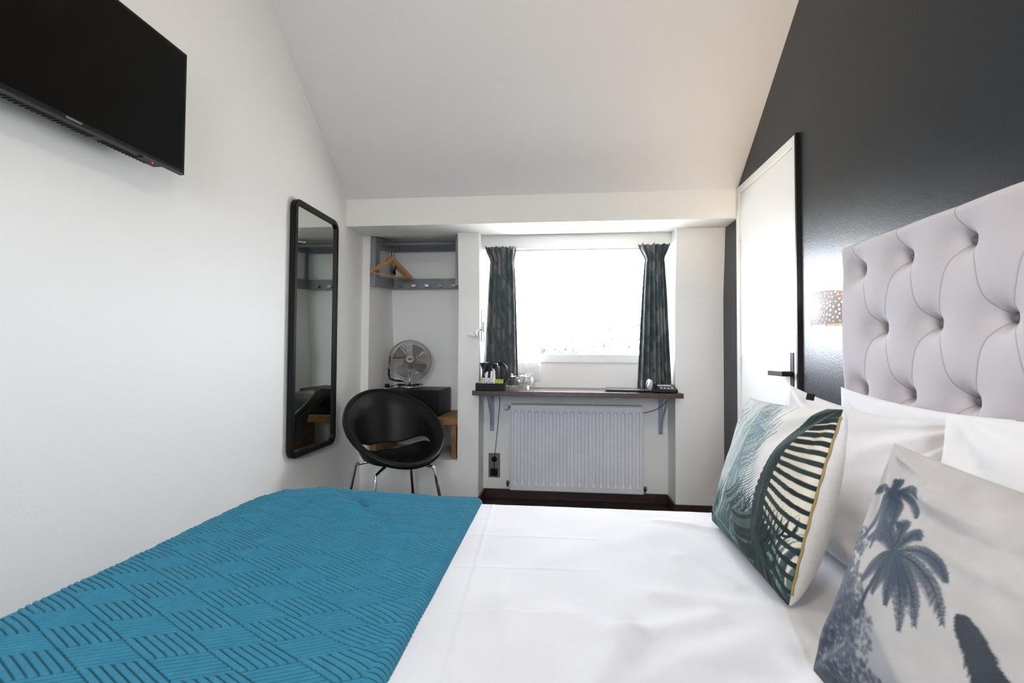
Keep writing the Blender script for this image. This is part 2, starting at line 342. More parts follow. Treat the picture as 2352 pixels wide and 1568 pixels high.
# ------------------------------------------------------------------ mirror
MY0, MY1, MZ0, MZ1 = 2.338, 2.832, .497, 1.865
def rrect(y0, y1, z0, z1, r, n=8):
    P = []
    for cy_, cz_, a0 in ((y1-r, z1-r, 0), (y0+r, z1-r, PI/2), (y0+r, z0+r, PI), (y1-r, z0+r, 3*PI/2)):
        for i in range(n+1): a = a0+PI/2*i/n; P.append((cy_+r*math.cos(a), cz_+r*math.sin(a)))
    return P
mi = thing('wall_mirror', 'tall narrow mirror in a black round-cornered frame on the left wall', 'mirror', (XL, (MY0+MY1)/2, (MZ0+MZ1)/2))
mo = Vector(mi.location)
bm = bmesh.new(); O_ = rrect(MY0, MY1, MZ0, MZ1, .055); I_ = rrect(MY0+.028, MY1-.028, MZ0+.028, MZ1-.028, .03)
loops = []
for P, x in ((O_, .006), (O_, .030), ([((p[0]*.8+q[0]*.2), (p[1]*.8+q[1]*.2)) for p, q in zip(O_, I_)], .034), (I_, .034), (I_, .020)):
    loops.append([bm.verts.new((x, p[0]-mo.y, p[1]-mo.z)) for p in P])
for A, B in zip(loops, loops[1:]):
    for i in range(len(A)): bm.faces.new((A[i], A[(i+1) % len(A)], B[(i+1) % len(A)], B[i]))
bm.faces.new(loops[0]); obj('frame', bm, M['black'], mi)
bm = bmesh.new(); prism(bm, [(p[0]-mo.y, p[1]-mo.z) for p in I_], 'x', .016, .0215); obj('mirror_glass', bm, M['mirror'], mi)

# ------------------------------------------------------------------ closet rack in the niche
rk = thing('clothes_rack', 'grey painted wall rack with rail and hook board in the niche', 'clothes rack', (-1.03, 3.45, 1.55))
RO = Vector((-1.03, 3.45, 1.55))
def rr_(a, b): return bx(tuple(Vector(a)-RO), tuple(Vector(b)-RO))
# left side frame (ring of boards in the YZ plane)
def ring_side(x0_, x1_, y0=3.285):
    bm = bmesh.new()
    Po = [(y0, 1.53), (y0+.385, 1.565), (y0+.385, 1.935), (y0, 1.883)]; Pi = [(y0+.085, 1.612), (y0+.38, 1.645), (y0+.38, 1.860), (y0+.085, 1.815)]
    vs = []
    for x in (x0_, x1_):
        vs.append([bm.verts.new(tuple(Vector((x, *p))-RO)) for p in Po]); vs.append([bm.verts.new(tuple(Vector((x, *p))-RO)) for p in Pi])
    for i in range(4):
        j = (i+1) % 4
        bm.faces.new((vs[0][i], vs[0][j], vs[1][j], vs[1][i])); bm.faces.new((vs[2][i], vs[2][j], vs[3][j], vs[3][i]))
        bm.faces.new((vs[0][i], vs[0][j], vs[2][j], vs[2][i])); bm.faces.new((vs[1][i], vs[1][j], vs[3][j], vs[3][i]))
    return bm
obj('side_frame', ring_side(-1.348, -1.318), M['greyp'], rk, bevel=.002)
obj('side_frame', ring_side(-.735, -.708), M['greyp'], rk, bevel=.002)
obj('top_board', rr_((-1.318, 3.655, 1.855), (-.735, 3.673, 1.935)), M['greyp'], rk, bevel=.002)
hb = obj('hook_board', rr_((-1.318, 3.668, 1.562), (-.735, 3.686, 1.642)), M['greyp'], rk, bevel=.002)
bm = bmesh.new(); tube(bm, [Vector((-1.32, 3.42, 1.862))-RO, Vector((-.733, 3.42, 1.862))-RO], .013, 16); obj('rail', bm, M['greyp'], rk, True)
for i in range(5):
    x = -1.250+i*.106; bm = bmesh.new()
    box(bm, tuple(Vector((x-.006, 3.636, 1.574))-RO), tuple(Vector((x+.006, 3.668, 1.586))-RO)); box(bm, tuple(Vector((x-.017, 3.630, 1.572))-RO), tuple(Vector((x+.017, 3.636, 1.594))-RO))
    obj('hook', bm, M['steel'], hb, bevel=.001)
for p in ((-1.317, 3.33, 1.862), (-1.27, 3.653, 1.885)):
    bm = bmesh.new(); lathe(bm, [(.005, -.002), (.005, .003)], 10, tuple(Vector(p)-RO), axis='x' if p[1] < 3.5 else 'y'); obj('screw', bm, M['black'], rk)

# hangers
def hanger(loc, rz, tilt, label):
    t = thing('clothes_hanger', label, 'hanger', loc, rz, 'wooden hangers on the niche rail')
    # local: rail at origin, hanger in local XZ plane
    n = 24; top = []; bot = []
    for i in range(n+1):
        s = -1+2*i/n; x = .195*s; z = -.098-.125*abs(s)**1.1+.014*math.exp(-(s/.14)**2); wd = .042-.018*abs(s)
        top.append((x, z)); bot.append((x, z-wd))
    bm = bmesh.new()
    A = [[bm.verts.new((x, y, z)) for x, z in top] for y in (-.007, .007)]; B = [[bm.verts.new((x, y, z)) for x, z in bot] for y in (-.007, .007)]
    for i in range(n):
        bm.faces.new((A[0][i], A[0][i+1], A[1][i+1], A[1][i])); bm.faces.new((B[0][i], B[0][i+1], B[1][i+1], B[1][i]))
        for k in (0, 1): bm.faces.new((A[k][i], A[k][i+1], B[k][i+1], B[k][i]))
    for i in (0, n): bm.faces.new((A[0][i], A[1][i], B[1][i], B[0][i]))
    obj('shoulder', bm, M['wood'], t, bevel=.003)
    bm = bmesh.new(); tube(bm, [(-.172, 0, -.240), (.172, 0, -.240)], .0062, 10); obj('trouser_bar', bm, M['wood'], t, True)
    bm = bmesh.new(); R = .0165
    pts = [(-.016, 0, -.030)]+[(R*math.cos(a), 0, R*math.sin(a)+.0) for a in [PI*(1.08-i/10*1.15) for i in range(11)]]+[(.010, 0, -.022), (0, 0, -.05), (0, 0, -.125)]
    tube(bm, pts[1:], .0018, 8); obj('hook', bm, M['chrome'], t, True)
    t.rotation_euler = (tilt, 0, rz); return t
h1 = hanger((-1.238, 3.42, 1.862), 1.03, 0, 'wooden clothes hanger with pale front face, nearest on the niche rail')
h2 = hanger((-1.258, 3.42, 1.862), 1.16, 0, 'darker wooden clothes hanger just behind the front one')
bm = bmesh.new()
prism(bm, [(-.02, 0), (-.005, -.01), (.004, .02), (.012, .03), (.016, .026), (.008, .0), (.012, -.03), (.006, -.042), (-.003, -.03), (-.014, -.022), (-.018, -.03), (-.022, -.022), (-.008, -.014), (-.012, -.004)], 'y', -.004, .004)
cl = obj('hanger_clip', bm, M['black'], None, bevel=.001, loc=(-1.225, 3.42, 1.670)); cl.rotation_euler = (0, 0, .9); tag(cl, 'small black clip hanging inside the wooden hangers', 'clip')

# ------------------------------------------------------------------ niche: bench, safe, fan
bn = thing('low_bench', 'low oak bench board on side panels at the niche bottom', 'bench', (-1.03, 3.5, .316))
obj('board', bx((-.318, -.20, .235), (.318, .28, .285)), M['oak'], bn, bevel=.003)
for x in (-.308, .273): obj('side_panel', bx((x, -.19, 0), (x+.035, .27, .235)), M['oak'], bn, bevel=.002)
sf = thing('safe', 'black metal safe box standing on the oak bench under the fan', 'safe', (-1.065, 3.515, .602))
obj('body', bx((-.20, -.165, 0), (.205, .20, .188)), M['blackm'], sf, bevel=.002)
dr = obj('door', bx((-.17, -.1675, .015), (.165, -.1655, .168)), M['black'], sf, bevel=.001)
bm = bmesh.new(); lathe(bm, [(.014, -.185), (.016, -.178), (.016, -.168)], 20, (.03, 0, .09), axis='y'); obj('knob', bm, M['black'], dr, True)

FO = Vector((-1.15, 3.585, .791))
fn = thing('desk_fan', 'round chrome wire desk fan standing on the black safe', 'fan', FO, .30)
def ringp(R, y, n=56, tz=0): return [(R*math.cos(2*PI*i/n), y, R*math.sin(2*PI*i/n)) for i in range(n)]
HC = Vector((0, -.03, .205)); tilt = Matrix.Rotation(-.22, 4, 'X')
def head(pts): return [tuple(HC+tilt @ Vector(p)) for p in pts]
R0 = .158
bm = bmesh.new()
for i in range(24):
    s = (i+3.2)/27.4; R = R0*s; y = -.055*math.cos(s*PI/2)**.8-.002
    tube(bm, head(ringp(R, y)), .0011, 5, closed=True)
for i in range(6):
    a = 2*PI*i/6+.3
    tube(bm, head([(R0*s*math.cos(a), -.055*math.cos(s*PI/2)**.8-.001, R0*s*math.sin(a)) for s in (.2, .4, .6, .8, .93, 1.0)]), .0014, 5)
obj('front_grille', bm, M['steel'], fn, True)
bm = bmesh.new()
for i in range(12):
    s = (i+3)/14.2; tube(bm, head(ringp(R0*s, .05*math.cos(s*PI/2)**.8+.002)), .0012, 5, closed=True)
for i in range(10):
    a = 2*PI*i/10; tube(bm, head([(R0*s*math.cos(a), .05*math.cos(s*PI/2)**.8+.001, R0*s*math.sin(a)) for s in (.2, .5, .8, 1.0)]), .0014, 5)
obj('rear_grille', bm, M['steel'], fn, True)
bm = bmesh.new(); tube(bm, head(ringp(R0+.002, 0, 72)), .0045, 8, closed=True); obj('rim', bm, M['steel'], fn, True)
bm = bmesh.new(); lathe(bm, [(.001, -.0655), (.025, -.0655), (.030, -.0635), (.031, -.054)], 28, (0, 0, 0), axis='y'); bmesh.ops.transform(bm, matrix=Matrix.Translation(HC) @ tilt, verts=bm.verts); bd = obj('hub_badge', bm, M['badge'], fn, True)
bm = bmesh.new(); prism(bm, [(-.017, -.006), (.013, -.006), (.017, .004), (-.010, .004)], 'y', -.0675, -.066); bmesh.ops.transform(bm, matrix=Matrix.Translation(HC) @ tilt, verts=bm.verts); obj('badge_mark', bm, M['black'], bd)
for k in range(4):
    bm = bmesh.new(); N = 10; G = []
    for i in range(N+1):
        r = .022+.108*i/N; row = []
        for j in range(7):
            q = -1+2*j/6; wd = (.20+.42*math.sin(PI*min(1, (i+1.2)/N)*.62)); a = k*PI/2+.75+q*wd*.75+.25*i/N
            row.append(bm.verts.new((r*math.cos(a)*(1-.0*abs(q)), -.004+q*.015*(.4+i/N), r*math.sin(a))))
        G.append(row)
    for i in range(N):
        for j in range(6): bm.faces.new((G[i][j], G[i][j+1], G[i+1][j+1], G[i+1][j]))
    bmesh.ops.transform(bm, matrix=Matrix.Translation(HC) @ tilt, verts=bm.verts); bo = obj('blade', bm, M['steel'], fn, True); md = bo.modifiers.new('s', 'SOLIDIFY'); md.thickness = .0015
bm = bmesh.new(); lathe(bm, [(.02, -.02), (.028, .0), (.044, .03), (.05, .06), (.046, .10), (.03, .12)], 28, (0, 0, 0), axis='y'); bmesh.ops.transform(bm, matrix=Matrix.Translation(HC) @ tilt, verts=bm.verts); obj('motor_housing', bm, M['steel'], fn, True)
bm = bmesh.new(); lathe(bm, [(.095, 0), (.097, .006), (.085, .012), (.05, .018), (.022, .028), (.016, .06), (.016, .12)], 36, (0, .01, 0)); obj('stand', bm, M['chrome'], fn, True)
bm = bmesh.new(); tube(bm, [tuple(v) for v in [(-.04, .06, .045), (-.11, .055, .05), (-.152, .05, .065), (-.160, .05, .10), (-.158, .05, .17), (-.15, .05, .24)]], .007, 10); obj('carry_handle', bm, M['black'], fn, True)
bm = bmesh.new(); random.seed(3)
pts = [(.095*math.cos(a*1.3)*(1-.03*a)-.02*(a > 6), .045*math.sin(a*1.3)-.03, .022+.004*math.sin(a*3)) for a in [i*.35 for i in range(32)]]
tube(bm, pts+[(-.10, -.02, .02), (-.135, .0, .008), (-.15, -.01, .006)], .0034, 7); cd = obj('power_cord', bm, M['black'], fn, True)
bm = bmesh.new(); lathe(bm, [(.012, -.185), (.016, -.165), (.012, -.15)], 14, (0, -.01, .015), axis='x'); obj('plug', bm, M['black'], cd, True)

# ------------------------------------------------------------------ tub chair
CH = Vector((-.975, 2.77, 0)); FA = math.radians(42)   # faces -Y turned towards +X
ch = thing('tub_chair', 'black plastic tub chair with chrome legs standing in front of the niche', 'chair', CH, FA)
def sm(a, b, x): t = np.clip((x-a)/(b-a), 0, 1); return t*t*(3-2*t)
nt_ = 96; th = np.linspace(-PI, PI, nt_, endpoint=False)      # th=0 front (-Y), pi back
ab = np.abs(th)
ax, ay = .250, .239
s1 = np.where(ab > .95, .60-.0*ab, 1.0)
def surf(th_, t_, zlow=.408):
    ab_ = np.abs(th_); h_ = .617-.184*np.cos(th_)
    rad = .30+.70*np.power(np.clip(t_, 0, 1), .55)
    rad = np.where(t_ < .42, t_/.42*(.30+.70*.42**.55), rad)
    zz = zlow+(h_-zlow)*np.power(np.clip((t_-.18)/.82, 0, 1), 1.55)+.008
    back = sm(1.8, 3.1, ab_)
    rx = ax*rad*(1-.02*back); ry = ay*rad*(1+.12*back*t_)
    lip = sm(.90, 1.0, t_)
    rx = rx+.020*lip; ry = ry+.020*lip; zz = zz+.004*lip
    return np.stack([rx*np.sin(th_), -ry*np.cos(th_), zz], -1)
nT = 44; tt = np.linspace(0.02, 1, nT)
TH, TT = np.meshgrid(th, tt)
slot = sm(1.30, 1.95, np.abs(TH))          # slot opening (0..1) as function of angle
# warp t so that rows 15|16 bound the slot
tl = .55; TS = .40+.32*(1-sm(1.3, 2.8, np.abs(TH))); g0 = .040*slot
base_t = np.where(TT <= tl, TT/tl*(TS-g0), (TS+g0)+(TT-tl)/(1-tl)*(1-TS-g0))
V = surf(TH, base_t)
k0 = int(np.searchsorted(tt, tl))-1
mask = np.ones((nT-1, nt_), bool); sl = slot[k0]; op = (sl > .02) & (np.roll(sl, -1) > .02); mask[k0, op] = False
gridmesh('shell', V, M['blackm'], ch, mask=mask, wrap=True, solid=.014)
bm = bmesh.new(); rim = surf(th, np.ones_like(th)); rim = rim+np.stack([.011*np.sin(th), -.011*np.cos(th), -.009+0*th], -1); tube(bm, [tuple(p) for p in rim], .0185, 14, closed=True); sh = obj('rim', bm, M['blackm'], ch, True)
for sx in (-1, 1):
    for sy in (-1, 1):
        bm = bmesh.new(); p0 = Vector((sx*.10, sy*.10, .408)); p1 = Vector((sx*.175, sy*.165, .385)); p2 = Vector((sx*.235, sy*.225, 0))
        tube(bm, [tuple(p0), tuple(p0.lerp(p1, .7)), tuple(p1), tuple(p1.lerp(p2, .08)), tuple(p2)], .0095, 14); obj('leg', bm, M['chrome'], ch, True)

# ------------------------------------------------------------------ desk, brackets, radiator, socket
dk = bmesh.new(); prism(dk, [(-.572, 3.085), (.768, 3.075), (.7615, 3.498), (-.5570, 3.498)], 'z', .780, .811)
d = obj('wall_desk', dk, M['desk'], None, bevel=.002); 
tag(d, 'dark mahogany desk board fixed across the window recess', 'desk')
for v in d.data.vertices:      # keep the part inside the recess between its side faces
    pass
def bracket(x, lab):
    t = thing('shelf_bracket', lab, 'bracket', (x, 3.497, .779), 0, 'metal brackets under the desk')
    obj('wall_arm', bx((-.016, -.005, -.292), (.016, 0, -.001)), M['brack'], t, bevel=.0015)
    obj('desk_arm', bx((-.016, -.30, -.005), (.016, -.005, 0)), M['brack'], t, bevel=.0015)
    bm = bmesh.new(); prism(bm, [(-.005, -.22), (-.005, -.262), (-.262, -.005), (-.225, -.005)], 'x', -.003, .003); obj('brace', bm, M['brack'], t)
    for z in (-.035, -.245, -.275):
        bm = bmesh.new(); lathe(bm, [(.004, -.0075), (.005, -.005)], 10, (0, 0, z), axis='y'); obj('screw', bm, M['chrome'], t)
bracket(-.496, 'grey metal bracket under the desk, left of the radiator')
bracket(.713, 'grey metal bracket under the desk, right of the radiator')

RX0, RX1, RZ0, RZ1 = -.348, .572, .088, .692; RY = 3.385
rd = thing('radiator', 'white ribbed panel radiator under the window desk', 'radiator', ((RX0+RX1)/2, 3.44, RZ0))
ro = Vector(rd.location); W, H = RX1-RX0, RZ1-RZ0
gx = np.linspace(0, W, 560); gz = np.linspace(0, H, 150); GX, GZ = np.meshgrid(gx, gz)
pitch = W/18.4; u_ = (GX-.2*pitch)/pitch; fu = u_-np.floor(u_); inr = (u_ > 0) & (u_ < 18)
cx_ = np.abs(fu-.5)*pitch
top_end = H-.045; bot_end = .04
dz_ = np.maximum(np.maximum(GZ-top_end+.012, bot_end+.012-GZ), 0)
dd = np.hypot(cx_, dz_)
prof = 1-sm(.008, .0145, dd)
dep = np.where(inr, prof*.013, 0)
dep = dep-np.where(inr, .008*np.exp(-((cx_/.010)**2+((GZ-bot_end-.006)/.009)**2)), 0)
edge = np.minimum(np.minimum(GX, W-GX), np.minimum(GZ, H-GZ)); dep = dep+.006*(1-sm(0, .006, edge))
V = np.stack([GX-W/2, (RY-ro.y)+dep, GZ], -1); gridmesh('front_panel', V, M['rad'], rd)
bm = bmesh.new(); box(bm, (-W/2, RY+.0145-ro.y, 0), (W/2, RY+.018-ro.y, H)); obj('front_backing', bm, M['rad'], rd)
obj('rear_panel', bx((-W/2+.01, RY+.068-ro.y, .01), (W/2-.01, RY+.076-ro.y, H-.01)), M['rad'], rd)
bm = bmesh.new(); box(bm, (-W/2, RY+.014-ro.y, H-.012), (W/2, RY+.082-ro.y, H+.003)); tp = obj('top_grille', bm, M['rcream'], rd, bevel=.002)
for x in (-W/2-.003, W/2): obj('side_panel', bx((x, RY+.004-ro.y, .004), (x+.003, RY+.080-ro.y, H-.012)), M['rad'], rd)
bm = bmesh.new(); zz = H-.022
tube(bm, [(-W/2, .0, zz), (-W/2-.022, .0, zz)], .009, 12); va = obj('valve', bm, M['brass'], rd, True)
bm = bmesh.new()
for q in range(1): lathe(bm, [(.020, -.02), (.021, 0), (.020, .004)], 30, (-W/2-.038, -.01, zz), axis='y')
prism(bm, [(-W/2-.038+(.019 if q % 2 else .012)*math.cos(q*PI/5), zz+(.019 if q % 2 else .012)*math.sin(q*PI/5)) for q in range(10)], 'y', -.036, -.018); obj('valve_knob', bm, M['trimw'], va, True)
for sx, z in ((-1, .042), (1, .030)):
    bm = bmesh.new(); x = sx*W/2; tube(bm, [(x, 0, z), (x+sx*.018, 0, z)], .007, 10); lathe(bm, [(.009, -.012), (.009, .012)], 12, (x+sx*.026, 0, z)); tube(bm, [(x+sx*.026, 0, z), (x+sx*.026, -.022, z)], .006, 10); tube(bm, [(x+sx*.026, 0, z), (x+sx*.026, .012, z-.03), (x+sx*.026, .055, z-.03)], .005, 8)
    obj('pipe_valve', bm, M['brass'], rd, True)
for z in (.12, .48):
    obj('wall_mount', bx((-.25, RY+.076-ro.y, z), (-.22, YR-.001-ro.y, z+.04)), M['steel'], rd)

sk = thing('socket_plate', 'bronze double socket plate on the wall left of the radiator', 'socket', (-.477, 3.499, .237))
obj('plate', bx((-.042, -.008, -.088), (.042, 0, .088)), M['socket'], sk, bevel=.002)
bm = bmesh.new(); lathe(bm, [(.021, -.0095), (.021, -.008)], 24, (0, 0, .044), axis='y'); obj('socket', bm, M['black'], sk)
obj('plug', bx((-.026, -.03, -.073), (.026, -.008, -.020)), M['black'], sk, bevel=.003)
bm = bmesh.new()
tube(bm, [(-.477, 3.462, .200), (-.472, 3.455, .30), (-.458, 3.452, .42), (-.446, 3.450, .55), (-.435, 3.43, .66), (-.434, 3.45, .72), (-.45, 3.47, .778)], .0022, 6); c = obj('lamp_cable', bm, M['black'], None, True); tag(c, 'thin black cable from the left socket up past the radiator valve', 'cable')
bm = bmesh.new(); tube(bm, [(.575, 3.46, .640), (.62, 3.46, .648), (.68, 3.465, .668), (.735, 3.475, .705), (.757, 3.485, .74), (.7585, 3.49, .778)], .0022, 6); c = obj('phone_cable', bm, M['black'], None, True); tag(c, 'thin black cable curving from the radiator to the desk right end', 'cable')

# ------------------------------------------------------------------ curtains
def curtain(name, label, xt, xn, xb, zb, y0, seed, npl=6.5):
    n, k = 150, 220; s = np.linspace(0, 1, k); z = np.linspace(1.812, zb, n); SS, Z = np.meshgrid(s, z)
    f = sm(1.812-.115, 1.812, Z)           # 1 at very top
    g = sm(1.70, zb, Z); g = np.clip((1.70-Z)/(1.70-zb), 0, 1)
    X0 = xn[0]+(xt[0]-xn[0])*f+(xb[0]-xn[0])*g**.7; X1 = xn[1]+(xt[1]-xn[1])*f+(xb[1]-xn[1])*g**.7
    ph = 2*PI*npl*(SS+.035*np.sin(5*SS+seed)+.02*np.sin(11*SS+2*seed))
    amp = .012+.016*g+.006*f
    top = sm(1.74, 1.812, Z)
    fine = np.sin(2*PI*14*SS+seed+1.5*np.sin(7*SS))*.0065*(sm(1.62, 1.70, Z))*(1-.5*top)
    X = X0+(X1-X0)*SS+.35*amp*np.cos(ph+1.0)*np.sin(PI*SS)
    Y = y0+amp*np.sin(ph)+.006*np.sin(3*ph*.37+Z*4)+fine-.012*top*np.sin(2*PI*9*SS)
    Zz = Z+.004*top*np.sin(2*PI*6*SS+seed)+.002*np.sin(2*PI*11*SS)*top
    uv = np.stack([SS*.9+seed*.37, (Z-zb)], -1)
    t = gridmesh(name, np.stack([X, Y, Zz], -1), M['curtain'], None, uv=uv, solid=.0015)
    tag(t, label, 'curtain'); return t
curtain('curtain', 'grey green leaf print curtain left of the window, behind the kettle', (-.535, -.312), (-.498, -.326), (-.538, -.292), .835, 3.345, 1.0)
curtain('curtain', 'grey green leaf print curtain right of the window, behind the telephone', (.535, .742), (.580, .704), (.528, .748), .824, 3.340, 2.3)
# voile
n, k = 80, 120; SS, Z = np.meshgrid(np.linspace(0, 1, k), np.linspace(1.775, .86, n)); g = (1.775-Z)/(1.775-.86)
X = -.40+(.20+.07*g**.6)*SS; Y = 3.452+.008*np.sin(SS*38)*(.5+g*.6)+.004*np.sin(SS*17+3*g); Z2 = Z-.02*np.sin(SS*PI)*g
v = gridmesh('voile_curtain', np.stack([X, Y, Z2], -1), M['sheer'], None); tag(v, 'sheer white voile hanging beside the left curtain', 'curtain')
bm = bmesh.new(); box(bm, (-.525, 3.405, 1.803), (.742, 3.420, 1.812)); box(bm, (-.525, 3.400, 1.797), (.742, 3.425, 1.803)); c = obj('curtain_rail', bm, M['trimw'], None); tag(c, 'slim white curtain rail along the top of the window', 'curtain rail')
c.location.z = -.012

# ------------------------------------------------------------------ reading lamp on the recess side
rl = thing('reading_lamp', 'small chrome swivel reading lamp on the recess side wall', 'lamp', (XA, 3.40, 1.24))
obj('wall_plate', bx((.0005, -.055, -.10), (.006, .055, .13)), M['steel'], rl, bevel=.001)
obj('pivot_block', bx((.006, -.02, -.03), (.02, .02, .04)), M['trimw'], rl, bevel=.001)
bm = bmesh.new(); tube(bm, [(.014, 0, .005), (.012, -.12, -.02), (-.005, -.24, -.036)], .004, 10); obj('arm', bm, M['chrome'], rl, True)
bm = bmesh.new()
# wedge shade
A = [(-.040, -.27, -.016), (.010, -.25, -.058), (-.010, -.25, -.078), (-.085, -.28, -.055)]
cx_l = [(-.020, -.24, -.02), (.012, -.24, -.052), (-.008, -.24, -.074), (-.042, -.24, -.040)]
vv = []
for (x, z) in ((-.022, -.030), (-.006, -.072), (-.075, -.056)): vv.append((x, z))
prism(bm, vv, 'y', -.29, -.235); obj('shade', bm, M['trimw'], rl, bevel=.001)
bm = bmesh.new(); prism(bm, [(-.022, -.030), (.006, -.036), (.016, -.062), (-.006, -.072)], 'y', -.292, -.233); obj('lamp_head', bm, M['chrome'], rl, bevel=.001)
bp = obj('blind_cord_weight', bx((-.004, -.004, -.014), (.004, .004, 0)), M['trimw'], None, loc=(-.533, 3.37, 1.165)); tag(bp, 'small white pull weight beside the left curtain edge', 'pull weight')
bm = bmesh.new(); 
bp2 = bmesh.new(); tube(bp2, [(0, 0, 0), (0, 0, .63)], .0008, 5); obj('cord', bp2, M['trimw'], bp)

# ------------------------------------------------------------------ desk things
DZT = .811
kt = thing('kettle', 'black electric kettle with clear level window at the left end of the desk', 'kettle', (-.462, 3.235, DZT+.001))
bm = bmesh.new(); lathe(bm, [(.068, 0), (.072, .004), (.072, .018), (.060, .022)], 32); obj('power_base', bm, M['black'], kt, True)
bm = bmesh.new(); lathe(bm, [(.066, .022), (.072, .03), (.070, .08), (.062, .13), (.053, .165), (.048, .178), (.030, .184), (.004, .186)], 36); 
for v in bm.verts:      # pull out a spout on the left
    a = math.atan2(v.co.y, v.co.x); dlt = abs(abs(a)-PI)
    if v.co.z > .12 and v.co.z < .18 and dlt < .5: v.co.x -= .032*(1-dlt/.5)*(v.co.z-.12)/.05
obj('body', bm, M['gloss'], kt, True)
bm = bmesh.new(); tube(bm, [(.035, 0, .178), (.075, -.004, .174), (.098, -.006, .150), (.104, -.006, .11), (.092, -.006, .06), (.066, -.004, .035)], [.010, .011, .011, .010, .009, .008], 12, flat=.8); obj('handle', bm, M['gloss'], kt, True)
bm = bmesh.new(); box(bm, (.012, -.070, .055), (.028, -.062, .14)); obj('level_window', bm, M['phoneg'], kt, bevel=.003)
ty = thing('tray', 'black rectangular tray of drink sachets at the desk left edge', 'tray', (-.452, 3.118, DZT+.0005))
bm = bmesh.new(); box(bm, (-.096, -.038, 0), (.096, .038, .004)); box(bm, (-.096, -.038, .004), (.096, -.034, .049)); box(bm, (-.096, .034, .004), (.096, .038, .049)); box(bm, (-.096, -.034, .004), (-.092, .034, .049)); box(bm, (.092, -.034, .004), (.096, .034, .049)); obj('box_body', bm, M['blackm'], ty, bevel=.001)
def small(name, m, loc, size, rz, label, cat, group=None, tilt=0):
    o = obj(name, bx((-size[0]/2, -size[1]/2, 0), (size[0]/2, size[1]/2, size[2])), M[m], None, bevel=.001, loc=loc); o.rotation_euler = (tilt, 0, rz); return tag(o, label, cat, group)
zt = DZT+.006
small('coffee_sachet', 'print', (-.485, 3.102, zt), (.044, .006, .078), .05, 'brown and white printed coffee sachet, left in the tray', 'sachet', 'sachets in the tray')
small('coffee_sachet', 'print', (-.447, 3.103, zt), (.030, .006, .076), -.1, 'narrow white printed coffee sachet in the middle of the tray', 'sachet', 'sachets in the tray')
small('tea_packet', 'lime', (-.396, 3.100, zt), (.056, .007, .070), .03, 'lime green tea packet at the right end of the tray', 'tea packet', 'tea packets in the tray')
small('tea_packet', 'lime', (-.520, 3.105, zt), (.030, .007, .060), .1, 'small dark and lime tea packet at the left end of the tray', 'tea packet', 'tea packets in the tray')
for i, (x, y, h, r, lb) in enumerate(((-.492, 3.145, .118, .25, 'white sugar stick leaning left behind the coffee sachet'), (-.478, 3.15, .108, -.2, 'white sugar stick with dark specks, second from left in the tray'), (-.455, 3.15, .122, .12, 'white sugar stick leaning right behind the narrow sachet'), (-.428, 3.145, .125, -.05, 'upright white creamer stick, tallest in the tray'))):
    o = small('sugar_stick', 'paperw' if i != 1 else 'print', (x, y-.026, zt), (.013, .004, h), .2*i, lb, 'sugar stick', 'sugar sticks in the tray'); o.rotation_euler = (0, r*.5, .1*i)
def glasscup(loc, rz, label, hdl):
    t = thing('glass_cup', label, 'glass', loc, rz, 'upturned glass cups on the desk')
    # upside down faceted cup: rim on the desk, foot on top
    bm = bmesh.new(); prof = [(.044, 0), (.045, .01), (.043, .03), (.036, .065), (.026, .088), (.020, .092), (.028, .103), (.028, .108), (.004, .108)]
    inn = [(.004, .084), (.022, .084), (.033, .062), (.040, .03), (.042, .01), (.0415, 0)]
    lathe(bm, prof+[], 20, capa=False); 
    n0 = len(bm.verts); lathe(bm, inn, 20, capb=False, capa=True)
    bm.verts.ensure_lookup_table()
    for q in range(20): bm.faces.new((bm.verts[q], bm.verts[(q+1) % 20], bm.verts[n0+5*20+(q+1) % 20], bm.verts[n0+5*20+q]))
    obj('bowl', bm, M['glass'], t, False)
    if hdl:
        bm = bmesh.new(); tube(bm, [(-.036, 0, .068), (-.058, 0, .058), (-.066, 0, .035), (-.060, 0, .016), (-.043, 0, .014)], .0045, 10); obj('handle', bm, M['glass'], t, True)
glasscup((-.303, 3.20, DZT+.001), .3, 'upturned clear glass cup with handle beside the black tray', True)
glasscup((-.212, 3.215, DZT+.001), .5, 'upturned clear glass cup, right one of the pair', False)
glasscup((-.255, 3.315, DZT+.001), 0, 'upturned clear glass cup behind the front two cups', False)
# folder / telephone
fo = bmesh.new(); prism(fo, [(-.12, 0), (.13, 0), (.12, .0), (.13, .014), (-.135, .016)][:2]+[(.135, .015), (-.140, .015)], 'y', -.08, .12); f = obj('leather_folder', fo, M['black'], None, bevel=.002, loc=(.435, 3.21, DZT+.001)); tag(f, 'flat black leather folder lying on the desk left of the telephone', 'folder'); f.rotation_euler = (0, 0, -.12)
po = thing('telephone', 'black telephone base with keypad at the right end of the desk', 'telephone', (.672, 3.190, DZT+.001), -.1)
bm = bmesh.new(); prism(bm, [(-.10, 0), (.10, 0), (.11, .03), (.09, .045), (-.10, .022)], 'x', -.075, .075); obj('body', bm, M['black'], po, bevel=.006)
bm = bmesh.new(); box(bm, (-.04, -.01, .034), (.045, .03, .0375)); 
for v in bm.verts: v.co.z += (v.co.y+.03)*.12
obj('display', bm, M['phoneg'], po)
for i in range(3):
    for j in range(4):
        x, y = -.03+j*.022, -.075+i*.020; bm = bmesh.new(); z = .022+(y+.10)/.19*.023; box(bm, (x, y, z), (x+.014, y+.011, z+.004)); obj('key', bm, M['steel'], po)
bm = bmesh.new()
tube(bm, [(-.005, -.06, .015), (0, -.055, .045), (.004, -.03, .062), (.006, .04, .066), (.006, .11, .060), (.004, .135, .045), (0, .14, .015)], [.016, .021, .019, .014, .019, .021, .016], 14, flat=.8)
